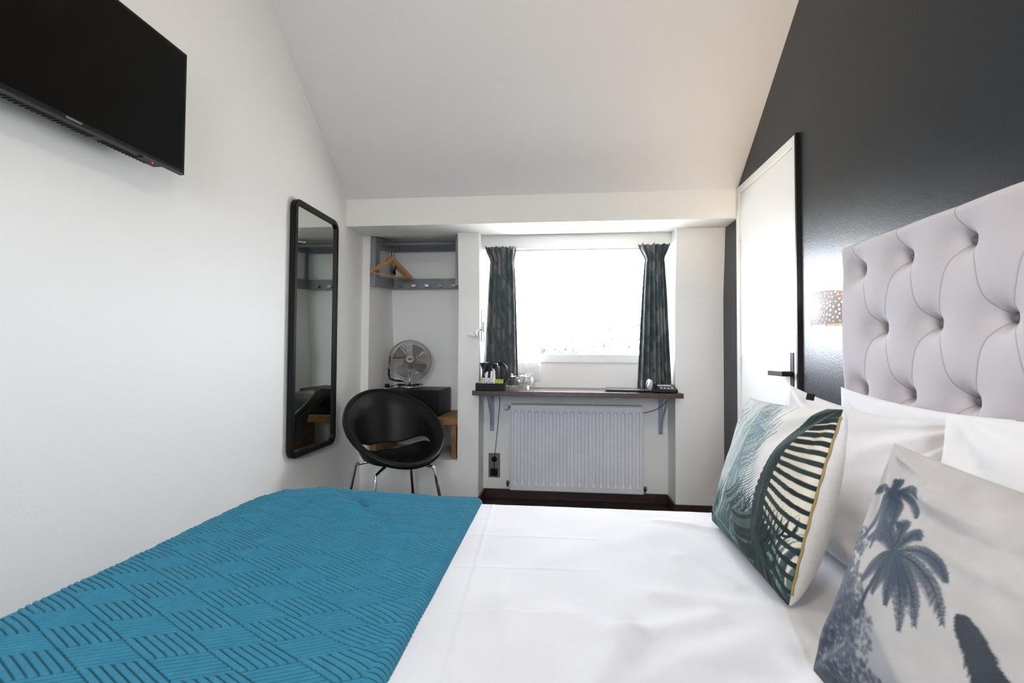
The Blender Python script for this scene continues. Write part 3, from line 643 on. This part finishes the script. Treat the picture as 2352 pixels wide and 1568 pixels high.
hs = obj('telephone_handset', bm, M['phoneg'], None, True, loc=(.572, 3.150, DZT+.002)); hs.rotation_euler = (0, 0, -.10); tag(hs, 'silver grey telephone handset lying off the hook beside its base', 'handset')
bm = bmesh.new(); pts = []
for i in range(240):
    t = i/239; a = t*2*PI*15; base = Vector((.590, 3.105, DZT+.010)).lerp(Vector((.50, 3.098, DZT+.010)), min(1, t*2)) if t < .5 else Vector((.50, 3.112, DZT+.010)).lerp(Vector((.625, 3.125, DZT+.012)), t*2-1)
    pts.append((base.x, base.y+.0065*math.cos(a), base.z+.0065*math.sin(a)))
bmesh.ops.translate(bm, verts=bm.verts, vec=(0, 0, 0)); tube(bm, pts, .0028, 6); c = obj('coiled_phone_cord', bm, M['black'], None, True); tag(c, 'black coiled telephone cord looped at the desk front edge', 'phone cord')

# ------------------------------------------------------------------ bed
bed = thing('bed', 'double bed with dark base standing against the taupe headboard', 'bed', (0, .87, 0))
obj('base', bx((-.93, -.74, .10), (.93, .70, .30)), M['blackm'], bed, bevel=.01)
obj('mattress', bx((-.94, -.75, .30), (.945, .715, .515)), M['sheet'], bed, bevel=.03)
for x in (-.85, .85):
    for y in (-.66, .64): obj('leg', bx((x-.03, y-.03, 0), (x+.03, y+.03, .10)), M['black'], bed)
BY0, BY1, BX0 = .09, 1.600, -.955
def drape(s, t, r=.035, zt_=.545, x0=BX0, y0=BY0, y1=BY1):
    """unrolled sheet coordinates -> X,Y,Z over the mattress edges"""
    ex = np.maximum(x0-s, 0); ey1 = np.maximum(t-y1, 0); ey0 = np.maximum(y0-t, 0)
    def fold(e):
        a = np.minimum(e/r, PI/2); return r*np.sin(a), np.where(e < r*PI/2, r*(1-np.cos(a)), r+(e-r*PI/2))
    hx, vx = fold(ex); h1_, v1_ = fold(ey1); h0_, v0_ = fold(ey0)
    return np.maximum(s, x0)-hx, np.clip(t, y0, y1)+h1_-h0_, zt_-np.maximum(np.maximum(vx, v1_), v0_)-.3*np.minimum(vx, np.maximum(v1_, v0_))
n, k = 420, 460
SS, TT = np.meshgrid(np.linspace(-1.33, .953, k), np.linspace(-.25, 1.95, n)); X, Y, Z = drape(SS, TT)
topm = sm(0, .12, BY1-Y)*sm(0, .12, X-BX0)
Z = Z+.010*topm*(fbm(SS*3.1, TT*3.3, 5)-.5)
# soft folds near the pillows and pressed crease lines
fold = np.zeros_like(Z)
for (a_, b_, c_, d_, amp, wd) in ((.05, .70, .36, .92, .006, .035), (.16, .62, .42, .86, -.008, .03), (-.02, 1.2, .40, 1.50, .004, .05), (.20, 1.05, .50, 1.0, .007, .03), (.0, .95, .3, .78, .006, .04), (.06, .70, .36, .84, -.008, .03), (.0, .66, .12, .88, .012, .030), (.12, .88, .30, .97, .010, .030), (-.12, 1.0, -.05, .70, .007, .03), (.30, 1.25, .38, 1.10, .005, .020), (.15, .62, .38, .70, .010, .03), (.30, 1.50, .50, 1.42, .006, .02)):
    fold += amp*np.exp(-(seg_dist(SS, TT, a_, b_, c_, d_)/wd)**2)
Z = Z+fold
for (a_, b_, c_, d_, amp) in ((-.222, 1.6, -.170, .6, .0034), (-.25, 1.33, .1, 1.34, .0016), (-.24, 1.13, .10, 1.15, .0016), (-.225, .93, .05, .945, .0012), (.50, 1.30, .40, .78, .0022)):
    Z = Z+amp*np.exp(-(seg_dist(SS, TT, a_, b_, c_, d_)/.0035)**2)
Z = Z+.0022*(fbm(SS*16, TT*9, 9, 3)-.45)
duvet = gridmesh('duvet', np.stack([X, Y, Z], -1), M['sheet'], None); tag(duvet, 'smooth white duvet with pressed creases spread over the bed', 'duvet')

# quilted teal runner with woven lozenge ridges
n, k = 1500, 430
SS, TT = np.meshgrid(np.linspace(-1.34, -.261, k), np.linspace(.02, 1.90, n))
lift = .009+.018*sm(-.35, -.90, SS)*1.0
X, Y, Z = drape(SS, TT, r=.05, zt_=.553, x0=-.948, y1=1.592)
Z = Z+lift*sm(.40, .50, Z)+.007*(fbm(SS*4, TT*4, 21)-.5)
for (a_, b_, c_, d_, amp, wd) in ((-.80, 1.55, -.62, 1.40, .016, .035), (-.66, 1.50, -.53, 1.36, -.010, .03), (-.62, 1.40, -.50, 1.30, .012, .028), (-.56, 1.42, -.42, 1.25, .006, .05)):
    Z = Z+1.0*amp*np.exp(-(seg_dist(SS, TT, a_, b_, c_, d_)/wd)**2)
Z = Z-.016*np.exp(-(((SS+.96)/.09)**2+((TT-1.60)/.10)**2))
wp = .018*np.exp((SS+.261)/.05)*np.sin(TT*2*PI/.16)
p_ = (SS+.71)/.152; q_ = (TT-1.03+wp)/.0755; A_ = p_+q_; B_ = p_-q_
ia, ib = np.floor(A_), np.floor(B_); par = ((ia+ib) % 2 == 0); fa, fb = A_-ia, B_-ib
NS = 6
xa_, xb_ = (6*fa) % 1, (7*fb) % 1
rid = np.where(par, np.sqrt(np.clip(1-(2*xa_-1)**2, 0, 1)), .85*np.sqrt(np.clip(1-(2*xb_-1)**2, 0, 1)))
seam_a = np.minimum(np.minimum(fa, 1-fa), np.minimum(fb, 1-fb))
rid = rid*(.60+.40*sm(0, .04, seam_a))
edge_r = sm(-.292, -.284, SS); rid = rid*(1-edge_r)+edge_r*np.sqrt(np.abs(np.sin(PI*TT/.0125)))
hgt = .0092*rid+.0006*vnoise(SS*260, TT*260, 3)
roll = sm(-.262, -.252, SS); endf = np.sqrt(np.clip(1-((SS+.283)/.022)**2, 0, 1)); endf = np.where(SS < -.283, 1, endf)
Z = Z-(1-endf)*.022
X = X-hgt*sm(0, .03, -.95-SS+.03)*.8; Y = Y+hgt*sm(1.59, 1.64, TT)*.8; Z = Z+hgt*sm(.48, .52, Z)-.003
q = gridmesh('bed_runner', np.stack([X, Y, Z], -1), M['teal'], None); tag(q, 'teal quilted bed runner with woven ridge pattern over the foot of the bed', 'bed runner')

# ------------------------------------------------------------------ headboard
hd = thing('headboard', 'taupe button-tufted upholstered headboard on the dark wall', 'headboard', (XR-.001, .87, .35))
HX = .962; HY0, HY1, HZ0, HZ1 = -.02, 1.756, .35, 1.425
n, k = 520, 900
GY, GZ = np.meshgrid(np.linspace(HY0, HY1, k), np.linspace(HZ0, HZ1, n))
btn = []
for r_, (zr, y0) in enumerate(((1.335, 1.673), (1.138, 1.575), (.943, 1.673), (.748, 1.575), (.55, 1.673))):
    i = 0
    while y0-i*.2055 > HY0+.02: btn.append((y0-i*.2055, zr, r_)); i += 1
seam = np.full_like(GY, 9.)
def curved(ay_, az_, by_, bz_, bend):
    global seam
    mx_, mz_ = (ay_+by_)/2, (az_+bz_)/2; ny_, nz_ = -(bz_-az_), (by_-ay_); L_ = math.hypot(ny_, nz_)
    pts = []
    for i in range(9):
        t = i/8; s_ = math.sin(2*PI*t)*bend; pts.append((ay_+(by_-ay_)*t+ny_/L_*s_, az_+(bz_-az_)*t+nz_/L_*s_))
    for p, q_2 in zip(pts, pts[1:]): seam = np.minimum(seam, seg_dist(GY, GZ, *p, *q_2))
for (y, z, r_) in btn:
    if r_ == 0: curved(y, z, y+.012, HZ1, .004)
    for (y2, z2, r2) in btn:
        if r2 == r_+1 and abs(y2-y) < .15: curved(y, z, y2, z2, .010 if y2 > y else -.010)
db = np.full_like(GY, 9.); dimp = np.zeros_like(GY)
for (y, z, r_) in btn:
    d1_ = np.hypot(GY-y, GZ-z); db = np.minimum(db, d1_); dimp = dimp+.066*np.exp(-(d1_/.031)**1.1)
dep = dimp+.0010*np.exp(-(seam/.0022)**2)*sm(.0, .02, db)+.0022*np.exp(-(seam/.030)**1.3)
ed = np.minimum(np.minimum(GY-HY0, HY1-GY), HZ1-GZ); dep = dep+.022*(1-np.sqrt(np.clip(1-(1-np.clip(ed/.022, 0, 1))**2, 0, 1)))
dep = dep+.0008*(fbm(GY*30, GZ*30, 4, 2)-.4)
ho = Vector(hd.location); V = np.stack([HX+dep-ho.x, GY-ho.y, GZ-ho.z], -1)
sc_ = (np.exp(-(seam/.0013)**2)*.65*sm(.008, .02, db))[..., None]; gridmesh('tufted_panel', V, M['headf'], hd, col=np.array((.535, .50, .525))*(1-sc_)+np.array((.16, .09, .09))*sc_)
bm = bmesh.new(); box(bm, (HX+.020-ho.x, HY0-ho.y, HZ0-ho.z), (0, HY1-ho.y, HZ1-ho.z-.0005)); 
bmesh.ops.delete(bm, geom=[f for f in bm.faces if all(abs(v.co.x-(HX+.020-ho.x)) < 1e-5 for v in f.verts)], context='FACES_ONLY'); obj('side_upholstery', bm, M['headb'], hd)
for (y, z, r_) in btn:
    bm = bmesh.new(); lathe(bm, [(.0015, -.009), (.008, -.0065), (.0115, -.001), (.0115, .004)], 18, (HX+.048-ho.x, y-ho.y, z-ho.z), axis='x'); obj('button', bm, M['headbtn'], hd, True)

# ------------------------------------------------------------------ perforated wall sconce
sc = thing('wall_sconce', 'white perforated porcelain wall lamp glowing beside the headboard', 'lamp', (XR-.001, 1.93, 1.235))
n, k = 190, 360
ph = np.linspace(0, PI, k); zz = np.linspace(0, 1, n); PH, ZZ = np.meshgrid(ph, zz)
zt2 = .030+.032*np.sin(PH)**.8; zb2 = -.062-.004*np.sin(PH)
Zs = zb2+(zt2-zb2)*ZZ; bul = 1-.10*(2*ZZ-1)**2-.10*ZZ
Xs = -.100*np.sin(PH)**.75*bul-.001; Ys = np.cos(PH)*.132*(1-.06*(2*ZZ-1)**2)
rs = np.random.RandomState(7); holes = []; arcl = np.cumsum(np.r_[0, np.hypot(np.diff(Xs[n//2]), np.diff(Ys[n//2]))]); AL = np.interp(PH, ph, arcl)
tries = 0
while len(holes) < 150 and tries < 9000:
    tries += 1; a = rs.uniform(.008, arcl[-1]-.008); z = rs.uniform(-.060, .056)
    zmax = np.interp(a, arcl, zt2[0])-.006
    if z > zmax: continue
    if all((a-b[0])**2+(z-b[1])**2 > .0132**2 for b in holes): holes.append((a, z))
mk = np.ones((n-1, k-1), bool); Ac = (AL[:-1, :-1]+AL[1:, 1:])/2; Zc = (Zs[:-1, :-1]+Zs[1:, 1:])/2
for a, z in holes: mk &= ((Ac-a)**2+(Zc-z)**2) > .0036**2
gridmesh('shade', np.stack([Xs, Ys, Zs], -1), M['porc'], sc, mask=mk, solid=.003)
obj('back_plate', bx((-.010, -.05, -.045), (0, .05, .02)), M['porc'], sc, bevel=.002)
bm = bmesh.new(); lathe(bm, [(.002, -.030), (.012, -.024), (.016, -.005), (.014, .012), (.010, .022)], 16, (-.045, 0, 0)); obj('bulb', bm, M['bulb'], sc, True)
for o_l in [o for o in C.objects if o.name == 'sconce_light']: o_l.location = (XR-.055, 1.93, 1.262)

# ceiling lamp above the camera (out of frame, lights the room)
pl = thing('ceiling_lamp', 'round opal ceiling lamp hanging above the bed', 'lamp', (.25, .25, ZC-.001))
bm = bmesh.new(); lathe(bm, [(.05, 0), (.05, -.02), (.01, -.03)], 24); obj('ceiling_rose', bm, M['trimw'], pl, True)
bm = bmesh.new(); tube(bm, [(0, 0, -.03), (0, 0, -.46)], .004, 8); obj('cord', bm, M['black'], pl, True)
bm = bmesh.new(); lathe(bm, [(.02, -.44), (.05, -.445), (.055, -.46)], 24); obj('shade_cap', bm, M['steel'], pl, True)

# ------------------------------------------------------------------ cushions and pillows
def cushion_grids(P00, P10, P11, P01, thick, n=90, k=90, pinch=.05, seed=0, wr=.004, pw=.45, sag=0, tb=None, floorz=.552):
    """front / back vertex grids of a cushion given its four corners (bottom-left, bottom-right, top-right, top-left seen from the front)"""
    P00, P10, P11, P01 = [np.array(p, float) for p in (P00, P10, P11, P01)]
    u = np.linspace(-1, 1, k); u = np.sign(u)*(1-(1-np.abs(u))**1.25); v = np.linspace(-1, 1, n); v = np.sign(v)*(1-(1-np.abs(v))**1.25)
    U, Vv = np.meshgrid(u, v); U2 = U*(1-pinch*(1-Vv**2)*np.abs(U)**2); V2 = Vv*(1-pinch*(1-U**2)*np.abs(Vv)**2)
    a = (U2+1)/2; b = (V2+1)/2
    P = (P00*(1-a)[..., None]+P10*a[..., None])*(1-b)[..., None]+(P01*(1-a)[..., None]+P11*a[..., None])*b[..., None]
    nr = np.cross(P10-P00, P01-P00); nr /= np.linalg.norm(nr)
    if nr[0] > 0: nr = -nr
    prof = np.power(np.clip((1-U**2)*(1-Vv**2), 0, 1), pw)
    bias = 1+.25*(-Vv)*.5
    wv_ = 0
    for cx2, cy2 in ((-1, 1), (1, 1), (-1, -1), (1, -1)):
        r = np.hypot(U-cx2, Vv-cy2); an = np.arctan2(Vv-cy2, U-cx2); wv_ = wv_+np.sin(an*11+seed+cx2*2)*np.exp(-((r-.45)/.38)**2)
    wn = fbm(U*2.5+seed, Vv*2.5+seed*2, seed, 3)-.45
    hf = thick*prof*bias+(wr*wv_+wr*2.5*wn)*np.clip(prof*2, 0, 1)
    hb = (tb if tb is not None else thick)*prof*bias+(wr*wv_*.5)*np.clip(prof*2, 0, 1)
    F = P+nr*hf[..., None]; B = P-nr*hb[..., None]
    for G in (F, B):
        G[..., 2] -= sag*(1-U**2)*np.clip(b, 0, 1)**2
        low = G[..., 2] < floorz+.01; G[..., 2] = np.where(low, floorz+.01-.012*(1-np.exp(-(floorz+.01-G[..., 2])/.012)), G[..., 2])
    return F, B, (U+1)/2, (Vv+1)/2, U, Vv
def sheet_pillow(label, P, thick, seed, tagp=False, **kw):
    F, B, u, v, U, Vv = cushion_grids(*P, thick, seed=seed, **kw)
    V = np.concatenate([F, B[:, ::-1][:, 1:-1]], 1)       # wrap round the second axis
    me_top = V
    o = gridmesh('pillow', V, M['pillow'], None, wrap=True); tag(o, label, 'pillow', 'white pillows leaning on the headboard'); return o, F

# white pillows: back row, then front row
sheet_pillow('white pillow at the back, far side, its corner standing against the headboard', ((.908, 1.64, .58), (.908, 1.03, .58), (.903, 1.05, .925), (.895, 1.63, .952)), .05, 3, wr=.003, sag=.008)
sheet_pillow('white pillow at the back, near side, touching the headboard', ((.905, 1.00, .58), (.905, .35, .58), (.895, .35, .985), (.90, 1.02, .950)), .05, 4, wr=.003, sag=.0)
p1, F1 = sheet_pillow('large white pillow with small black tag standing behind the palm leaf cushion', ((.67, 1.58, .56), (.66, .98, .56), (.82, .99, .925), (.735, 1.62, .958)), .07, 8, wr=.007, sag=.025)
sheet_pillow('large white pillow standing behind the landscape cushion', ((.645, .955, .56), (.66, .34, .56), (.79, .34, .985), (.755, 1.02, .940)), .075, 11, wr=.0065, sag=.0)
bm = bmesh.new(); box(bm, (-.002, -.02, -.009), (.0, .02, .009)); tg = obj('fabric_tag', bm, M['tag'], p1, loc=(.700, 1.42, .935)); tg.rotation_euler = (0, .2, 0)

# ---- print painters (numpy canvas, rows = v upwards)
class Canvas:
    def __init__(s, n, col): s.n = n; s.a = np.ones((n, n, 3))*np.array(col)
    def disc(s, u, v, r, col, soft=.35, al=1):
        n = s.n; x, y, R = u*n, v*n, max(r*n, .5); i0, i1 = max(int(y-R-2), 0), min(int(y+R+3), n); j0, j1 = max(int(x-R-2), 0), min(int(x+R+3), n)
        if i0 >= i1 or j0 >= j1: return
        Yg, Xg = np.ogrid[i0:i1, j0:j1]; d = np.hypot(Xg-x, Yg-y); m = np.clip((R+.5-d)/(1+soft*R), 0, 1)*al
        s.a[i0:i1, j0:j1] = s.a[i0:i1, j0:j1]*(1-m[..., None])+np.array(col)*m[..., None]
    def stroke(s, p0, p1, p2, w0, w1, col, al=1, jit=0, taper=True, soft=.2):
        L = math.hypot(p2[0]-p0[0], p2[1]-p0[1])+.01; N = max(6, int(L*s.n*1.1))
        for i in range(N+1):
            t = i/N; x = (1-t)**2*p0[0]+2*t*(1-t)*p1[0]+t*t*p2[0]; y = (1-t)**2*p0[1]+2*t*(1-t)*p1[1]+t*t*p2[1]
            w = w0+(w1-w0)*t
            if taper: w *= max(.12, min(1, 3.2*(1-t)))
            c = [min(1, max(0, q*(1+random.uniform(-jit, jit)))) for q in col]
            s.disc(x, y, w, c, soft, al)
    def sample(s, u, v):
        n = s.n; return s.a[np.clip((v*n).astype(int), 0, n-1), np.clip((u*n).astype(int), 0, n-1)]
def bez(p0, p1, p2, t): return ((1-t)**2*p0[0]+2*t*(1-t)*p1[0]+t*t*p2[0], (1-t)**2*p0[1]+2*t*(1-t)*p1[1]+t*t*p2[1])
random.seed(11)
cv = Canvas(420, (.74, .72, .70))
def frond(p0, p1, p2, n, side, ln, w, cols, ang0, ang1, al=1, rib=None, curl=.12, t0=0., t1=1.):
    """leaflets from a curved rib; ang given as absolute direction (degrees) at the start and the end"""
    for i in range(n):
        t = t0+(t1-t0)*(i+.5)/n; x, y = bez(p0, p1, p2, t); a = math.radians(ang0+(ang1-ang0)*t)
        l = ln*(.75+.25*math.sin(PI*t)); ex, ey = x+l*math.cos(a), y+l*math.sin(a)
        mx_, my_ = x+l*.55*math.cos(a)-curl*l*math.sin(a)*side, y+l*.55*math.sin(a)+curl*l*math.cos(a)*side
        cv.stroke((x, y), (mx_, my_), (ex, ey), w, w*.8, random.choice(cols), al, .12)
    if rib: cv.stroke(p0, p1, p2, rib[0], rib[1], rib[2], 1, .15, False)
dg = [(.012, .022, .022), (.018, .035, .032), (.010, .018, .020)]; mg = [(.05, .09, .08), (.07, .12, .10), (.03, .06, .065)]; pg = [(.24, .33, .32), (.30, .38, .37), (.17, .25, .27), (.12, .19, .23)]
# cream ground at the right
vv_ = np.arange(420)/420; ru_ = (1-vv_)**2*.86+2*vv_*(1-vv_)*.44+vv_**2*.99
cv.a = np.where((np.arange(420)[None, :]/420 > ru_[:, None])[..., None], np.array((.68, .63, .53)), cv.a)
cv.a[:, :int(420*.46)] = cv.a[:, :int(420*.46)]*.35+np.array((.36, .43, .43))*.65
# pale sweeping blades on the left
for i in range(95):
    x = random.uniform(-.05, .50); cv.stroke((x+.10, -.02), (x-.10-random.uniform(0, .1), .45), (x+.12+random.uniform(-.05, .12), 1.0-random.uniform(0, .25)), .006, .004, random.choice(pg), .75, .25, False)
for i in range(60):
    x = random.uniform(-.1, .25); cv.stroke((x, random.uniform(.0, .4)), (x+.02, .6), (x+.22, 1.0), .0022, .0015, (.66, .68, .68), .8, .1)
# middle frond: ribs sweep up to the right
frond((.58, .20), (.30, .55), (.40, .98), 46, -1, .26, .0050, pg[1:], 38, 30, 1, (.012, .005, (.14, .22, .24)))
frond((.36, .88), (.42, .82), (.50, .80), 9, -1, .13, .0050, pg[2:], -100, -5, 1, None)
frond((.30, .42), (.28, .3), (.34, .15), 24, 1, .20, .0045, pg, -60, -75, .9, None)
frond((-.02, .62), (.02, .5), (.06, .40), 12, 1, .10, .0045, [(.72, .72, .72)], 55, -60, 1, None)
# bottom dark blades
for i in range(70):
    t = i/69; x = -.05+1.1*t; cv.stroke((x, -.02), (x-.10, .16), (x+.04+random.uniform(-.02, .02), .34+.10*math.sin(3*t)+random.uniform(-.05, .05)), .0085, .005, random.choice([(.03, .06, .07), (.05, .10, .10), (.02, .035, .055), (.10, .17, .16)]), .9, .2)
for i in range(34):
    t = i/33; cv.stroke((.30+.6*t, .30-.22*t), (.42+.5*t, .34-.1*t), (.50+.45*t, .50-.22*t), .0075, .004, random.choice([(.015, .03, .045), (.03, .06, .06), (.12, .19, .17)]), 1, .15)
cv.stroke((-.02, .20), (.35, .02), (.95, .10), .008, .006, (.16, .25, .22), 1, .2, False)
# big dark frond on the right
rp = ((.86, .03), (.44, .52), (.99, 1.0))
frond(*rp, 21, -1, .52, .0145, dg, -62, 38, 1, None, .10, .12, 1)
frond(*rp, 24, 1, .30, .0075, mg+dg, 185, 205, .9, None, .25, .0, .30)
for i in range(46):
    cv.stroke((.80+random.uniform(0, .18), .0), (.50+random.uniform(-.02, .05), .50), (.95+random.uniform(-.04, .05), 1.0), .006, .004, random.choice(mg+dg), .85, .2, False)
for i in range(10):
    cv.stroke((.70+i*.028, .12+.02*i), (.72+i*.03, .30), (.70+i*.032, .42), .007, .005, dg[i % 3], 1, .1)
F, B, u, v, U, Vv = cushion_grids((.452, 1.478, .560), (.448, 1.00, .560), (.556, 1.005, .945), (.563, 1.49, .925), .052, 360, 360, seed=5, wr=.0035, pinch=.045, tb=.098, pw=.36)
cu = thing('cushion', 'square cushion printed with green palm leaves leaning on a white pillow', 'cushion', (0, 0, 0))
fp = gridmesh('printed_front', F, M['palmprint'], cu, col=cv.sample(u, v))
gridmesh('white_back', B[::3, ::3] if False else B, M['offw'], cu)
bm = bmesh.new(); pts = [tuple((F[i, -1]+B[i, -1])/2+np.array((0, -.0012+.0015*math.sin(i*.16), 0))) for i in range(30, 340, 6)]; tube(bm, pts, .0028, 6); obj('zip_tape', bm, M['gold'], cu, True)

# velvet landscape cushion
random.seed(5)
cv = Canvas(420, (.46, .44, .44)); n = 420
gy, gx_ = np.mgrid[0:n, 0:n]/n
mot = fbm(gx_*9, gy*9, 31, 4); cv.a *= (.80+.42*mot)[..., None]; warm = fbm(gx_*4, gy*4, 37, 3)[..., None]; cv.a = cv.a*(1-.18*warm)+np.array((.50, .46, .40))*.18*warm
# hazy hills
hl = .33+.10*np.sin(gx_*7+.6)+.05*fbm(gx_*8, gy*2, 3); m_ = sm(.02, -.02, gy-hl)*.65; cv.a = cv.a*(1-m_[..., None])+np.array((.22, .24, .27))*m_[..., None]
hl = .22+.09*np.sin(gx_*9+2.2)+.10*fbm(gx_*14, gy*6, 8); m_ = sm(.02, -.02, gy-hl)*.95; cv.a = cv.a*(1-m_[..., None])+np.array((.035, .042, .055))*m_[..., None]
def blob_tree(cx2, cy2, rx_, ry_, cols, n_, r_=.012, al=.8):
    for i in range(n_):
        a = random.uniform(0, 2*PI); q_3 = math.sqrt(random.random())
        cv.disc(cx2+rx_*q_3*math.cos(a), cy2+ry_*q_3*math.sin(a), random.uniform(.4, 1)*r_, random.choice(cols), .8, al)
tc_ = [(.032, .048, .075), (.055, .078, .115), (.020, .032, .052), (.11, .14, .18)]
blob_tree(.0, .22, .24, .30, tc_[:3], 900, .03, .9); blob_tree(.03, .33, .15, .30, tc_, 900); blob_tree(.12, .42, .12, .10, tc_, 360); blob_tree(.20, .30, .12, .14, tc_, 420); blob_tree(.06, .60, .08, .05, tc_, 160)
blob_tree(.30, .16, .22, .10, tc_[:3], 500, .014); blob_tree(.10, .12, .20, .14, tc_[:3]+[(.22, .25, .27)], 600)
def palm(cx2, cy2, fr, base, col=(.022, .038, .062)):
    for (a, l, w_) in fr:
        a = math.radians(a); e_ = (cx2+l*math.cos(a), cy2+l*math.sin(a)-l*.45); m = (cx2+l*.60*math.cos(a), cy2+l*.60*math.sin(a)+l*.22)
        for i in range(30):
            t = (i+.5)/30; x, y = bez((cx2, cy2), m, e_, t); x2, y2 = bez((cx2, cy2), m, e_, min(1, t+.03)); d_ = math.atan2(y2-y, x2-x); ll = w_*(.35+1.0*math.sin(PI*min(1, t*.9+.12)))
            for sd in (-1, 1):
                q_ = d_-sd*.75; cv.stroke((x, y), (x+ll*.6*math.cos(q_), y+ll*.6*math.sin(q_)), (x+ll*math.cos(q_), y+ll*math.sin(q_)-.25*ll), .0034, .0020, tuple(c*random.uniform(.9, 1.9) for c in col), .75, .2, True, .5)
        cv.stroke((cx2, cy2), m, e_, .0045, .002, col, .9, .2)
    cv.stroke((cx2, cy2), (cx2-.02, (cy2+base)/2), (cx2-.05, base), .007, .009, col, .7, .2, False)
palm(.270, .635, [(100, .17, .026), (72, .17, .022), (30, .20, .030), (-2, .21, .032), (-28, .17, .030), (-62, .12, .026), (-92, .11, .026), (-125, .12, .026), (160, .16, .028), (132, .15, .030), (-46, .17, .028)], .36)
palm(.135, .815, [(95, .09, .018), (40, .14, .020), (8, .13, .020), (-35, .11, .022), (-80, .15, .026), (-110, .13, .026), (170, .12, .022), (-60, .13, .024)], .62)
# dark banana leaves at the right
for (a, b, c_, w_) in (((.50, .58), (.60, .54), (.70, .34), .060), ((.58, .54), (.66, .45), (.82, .40), .055), ((.64, .68), (.72, .66), (.80, .58), .050), ((.66, .40), (.74, .28), (.78, .12), .07), ((.58, .34), (.66, .24), (.66, .08), .06), ((.40, .20), (.50, .22), (.60, .10), .06), ((.50, .16), (.40, .22), (.32, .12), .05)):
    for i in range(26):
        t = (i+.3)/26; x, y = bez(a, b, c_, t); x2, y2 = bez(a, b, c_, min(1, t+.04)); d_ = math.atan2(y2-y, x2-x+1e-6); ll = w_*math.sin(PI*min(1, .12+t*.85))**.6*random.uniform(.75, 1.05)
        for sd in (-1, 1):
            q_ = d_-sd*.9; cv.stroke((x, y), (x+ll*.5*math.cos(q_), y+ll*.5*math.sin(q_)), (x+ll*math.cos(q_), y+ll*math.sin(q_)-.2*ll), .009, .005, (.022, .030, .044), 1, .25, True, .3)
blob_tree(.46, .02, .40, .12, tc_[:3]+[(.02, .024, .03)], 900, .022, .9)
F, B, u, v, U, Vv = cushion_grids((.390, .792, .566), (.390, .300, .566), (.520, .300, .900), (.508, .786, .918), .060, 300, 300, seed=2, wr=.0045, pinch=.06, tb=.06)
# soft pull folds under the top edge
dF = np.zeros_like(u)
for k_, (x1_, y1_, xm, ym, x2_, y2_, am, wd) in enumerate(((.05, .95, .20, .88, .50, .90, -.008, .018), (.06, .90, .25, .82, .60, .86, .007, .020), (.10, .84, .30, .75, .75, .82, -.007, .022), (.16, .76, .40, .68, .85, .76, .006, .026), (.02, .97, .10, .94, .35, .955, .006, .014))):
    for i in range(12):
        t0, t1 = i/12, (i+1)/12; A1 = bez((x1_, y1_), (xm, ym), (x2_, y2_), t0); A2 = bez((x1_, y1_), (xm, ym), (x2_, y2_), t1); wv2 = am*.5*math.sin(PI*(i+.5)/12)
        g_ = wv2*np.exp(-(seg_dist(u, v, *A1, *A2)/wd)**2); dF = np.where(np.abs(g_) > np.abs(dF), g_, dF) if k_ == 0 and i == 0 else dF+g_/1.9
F[..., 0] -= dF
cu2 = thing('cushion', 'velvet cushion printed with a grey blue palm tree landscape, nearest on the bed', 'cushion', (0, 0, 0))
gridmesh('printed_front', F, M['velvet'], cu2, col=cv.sample(u, v)); gridmesh('velvet_back', B, M['velback'], cu2)

# ------------------------------------------------------------------ trees outside the window (over-exposed)
random.seed(9)
def tree(x, y, h, r, label):
    t = thing('tree', label, 'tree', (x, y, -4), 0, 'trees outside the window')
    bm = bmesh.new(); tube(bm, [(0, 0, 0), (.1, 0, h*.4), (0, .1, h*.7)], [.22, .16, .08], 10); obj('trunk', bm, M['bark'], t, True)
    bm = bmesh.new()
    for i in range(1500):
        a = random.uniform(0, 2*PI); q_ = random.uniform(.55, 1)**.5; ph_ = math.acos(random.uniform(-1, 1)); c_ = Vector((r*q_*math.sin(ph_)*math.cos(a), r*q_*math.sin(ph_)*math.sin(a), h*.72+r*.8*q_*math.cos(ph_)))
        s_ = random.uniform(.09, .2); e1 = Vector((random.gauss(0, 1), random.gauss(0, 1), random.gauss(0, 1))).normalized(); e2 = e1.orthogonal().normalized()
        bm.faces.new([bm.verts.new(c_+e1*s_), bm.verts.new(c_+e2*s_*.5), bm.verts.new(c_-e1*s_), bm.verts.new(c_-e2*s_*.5)])
    obj('crown', bm, M['fol'], t)
tree(-.6, 14, 6.5, 1.5, 'pale washed-out tree seen low through the window, left part')
tree(3.2, 18.5, 6.6, 2.2, 'taller washed-out tree seen through the window, right part')
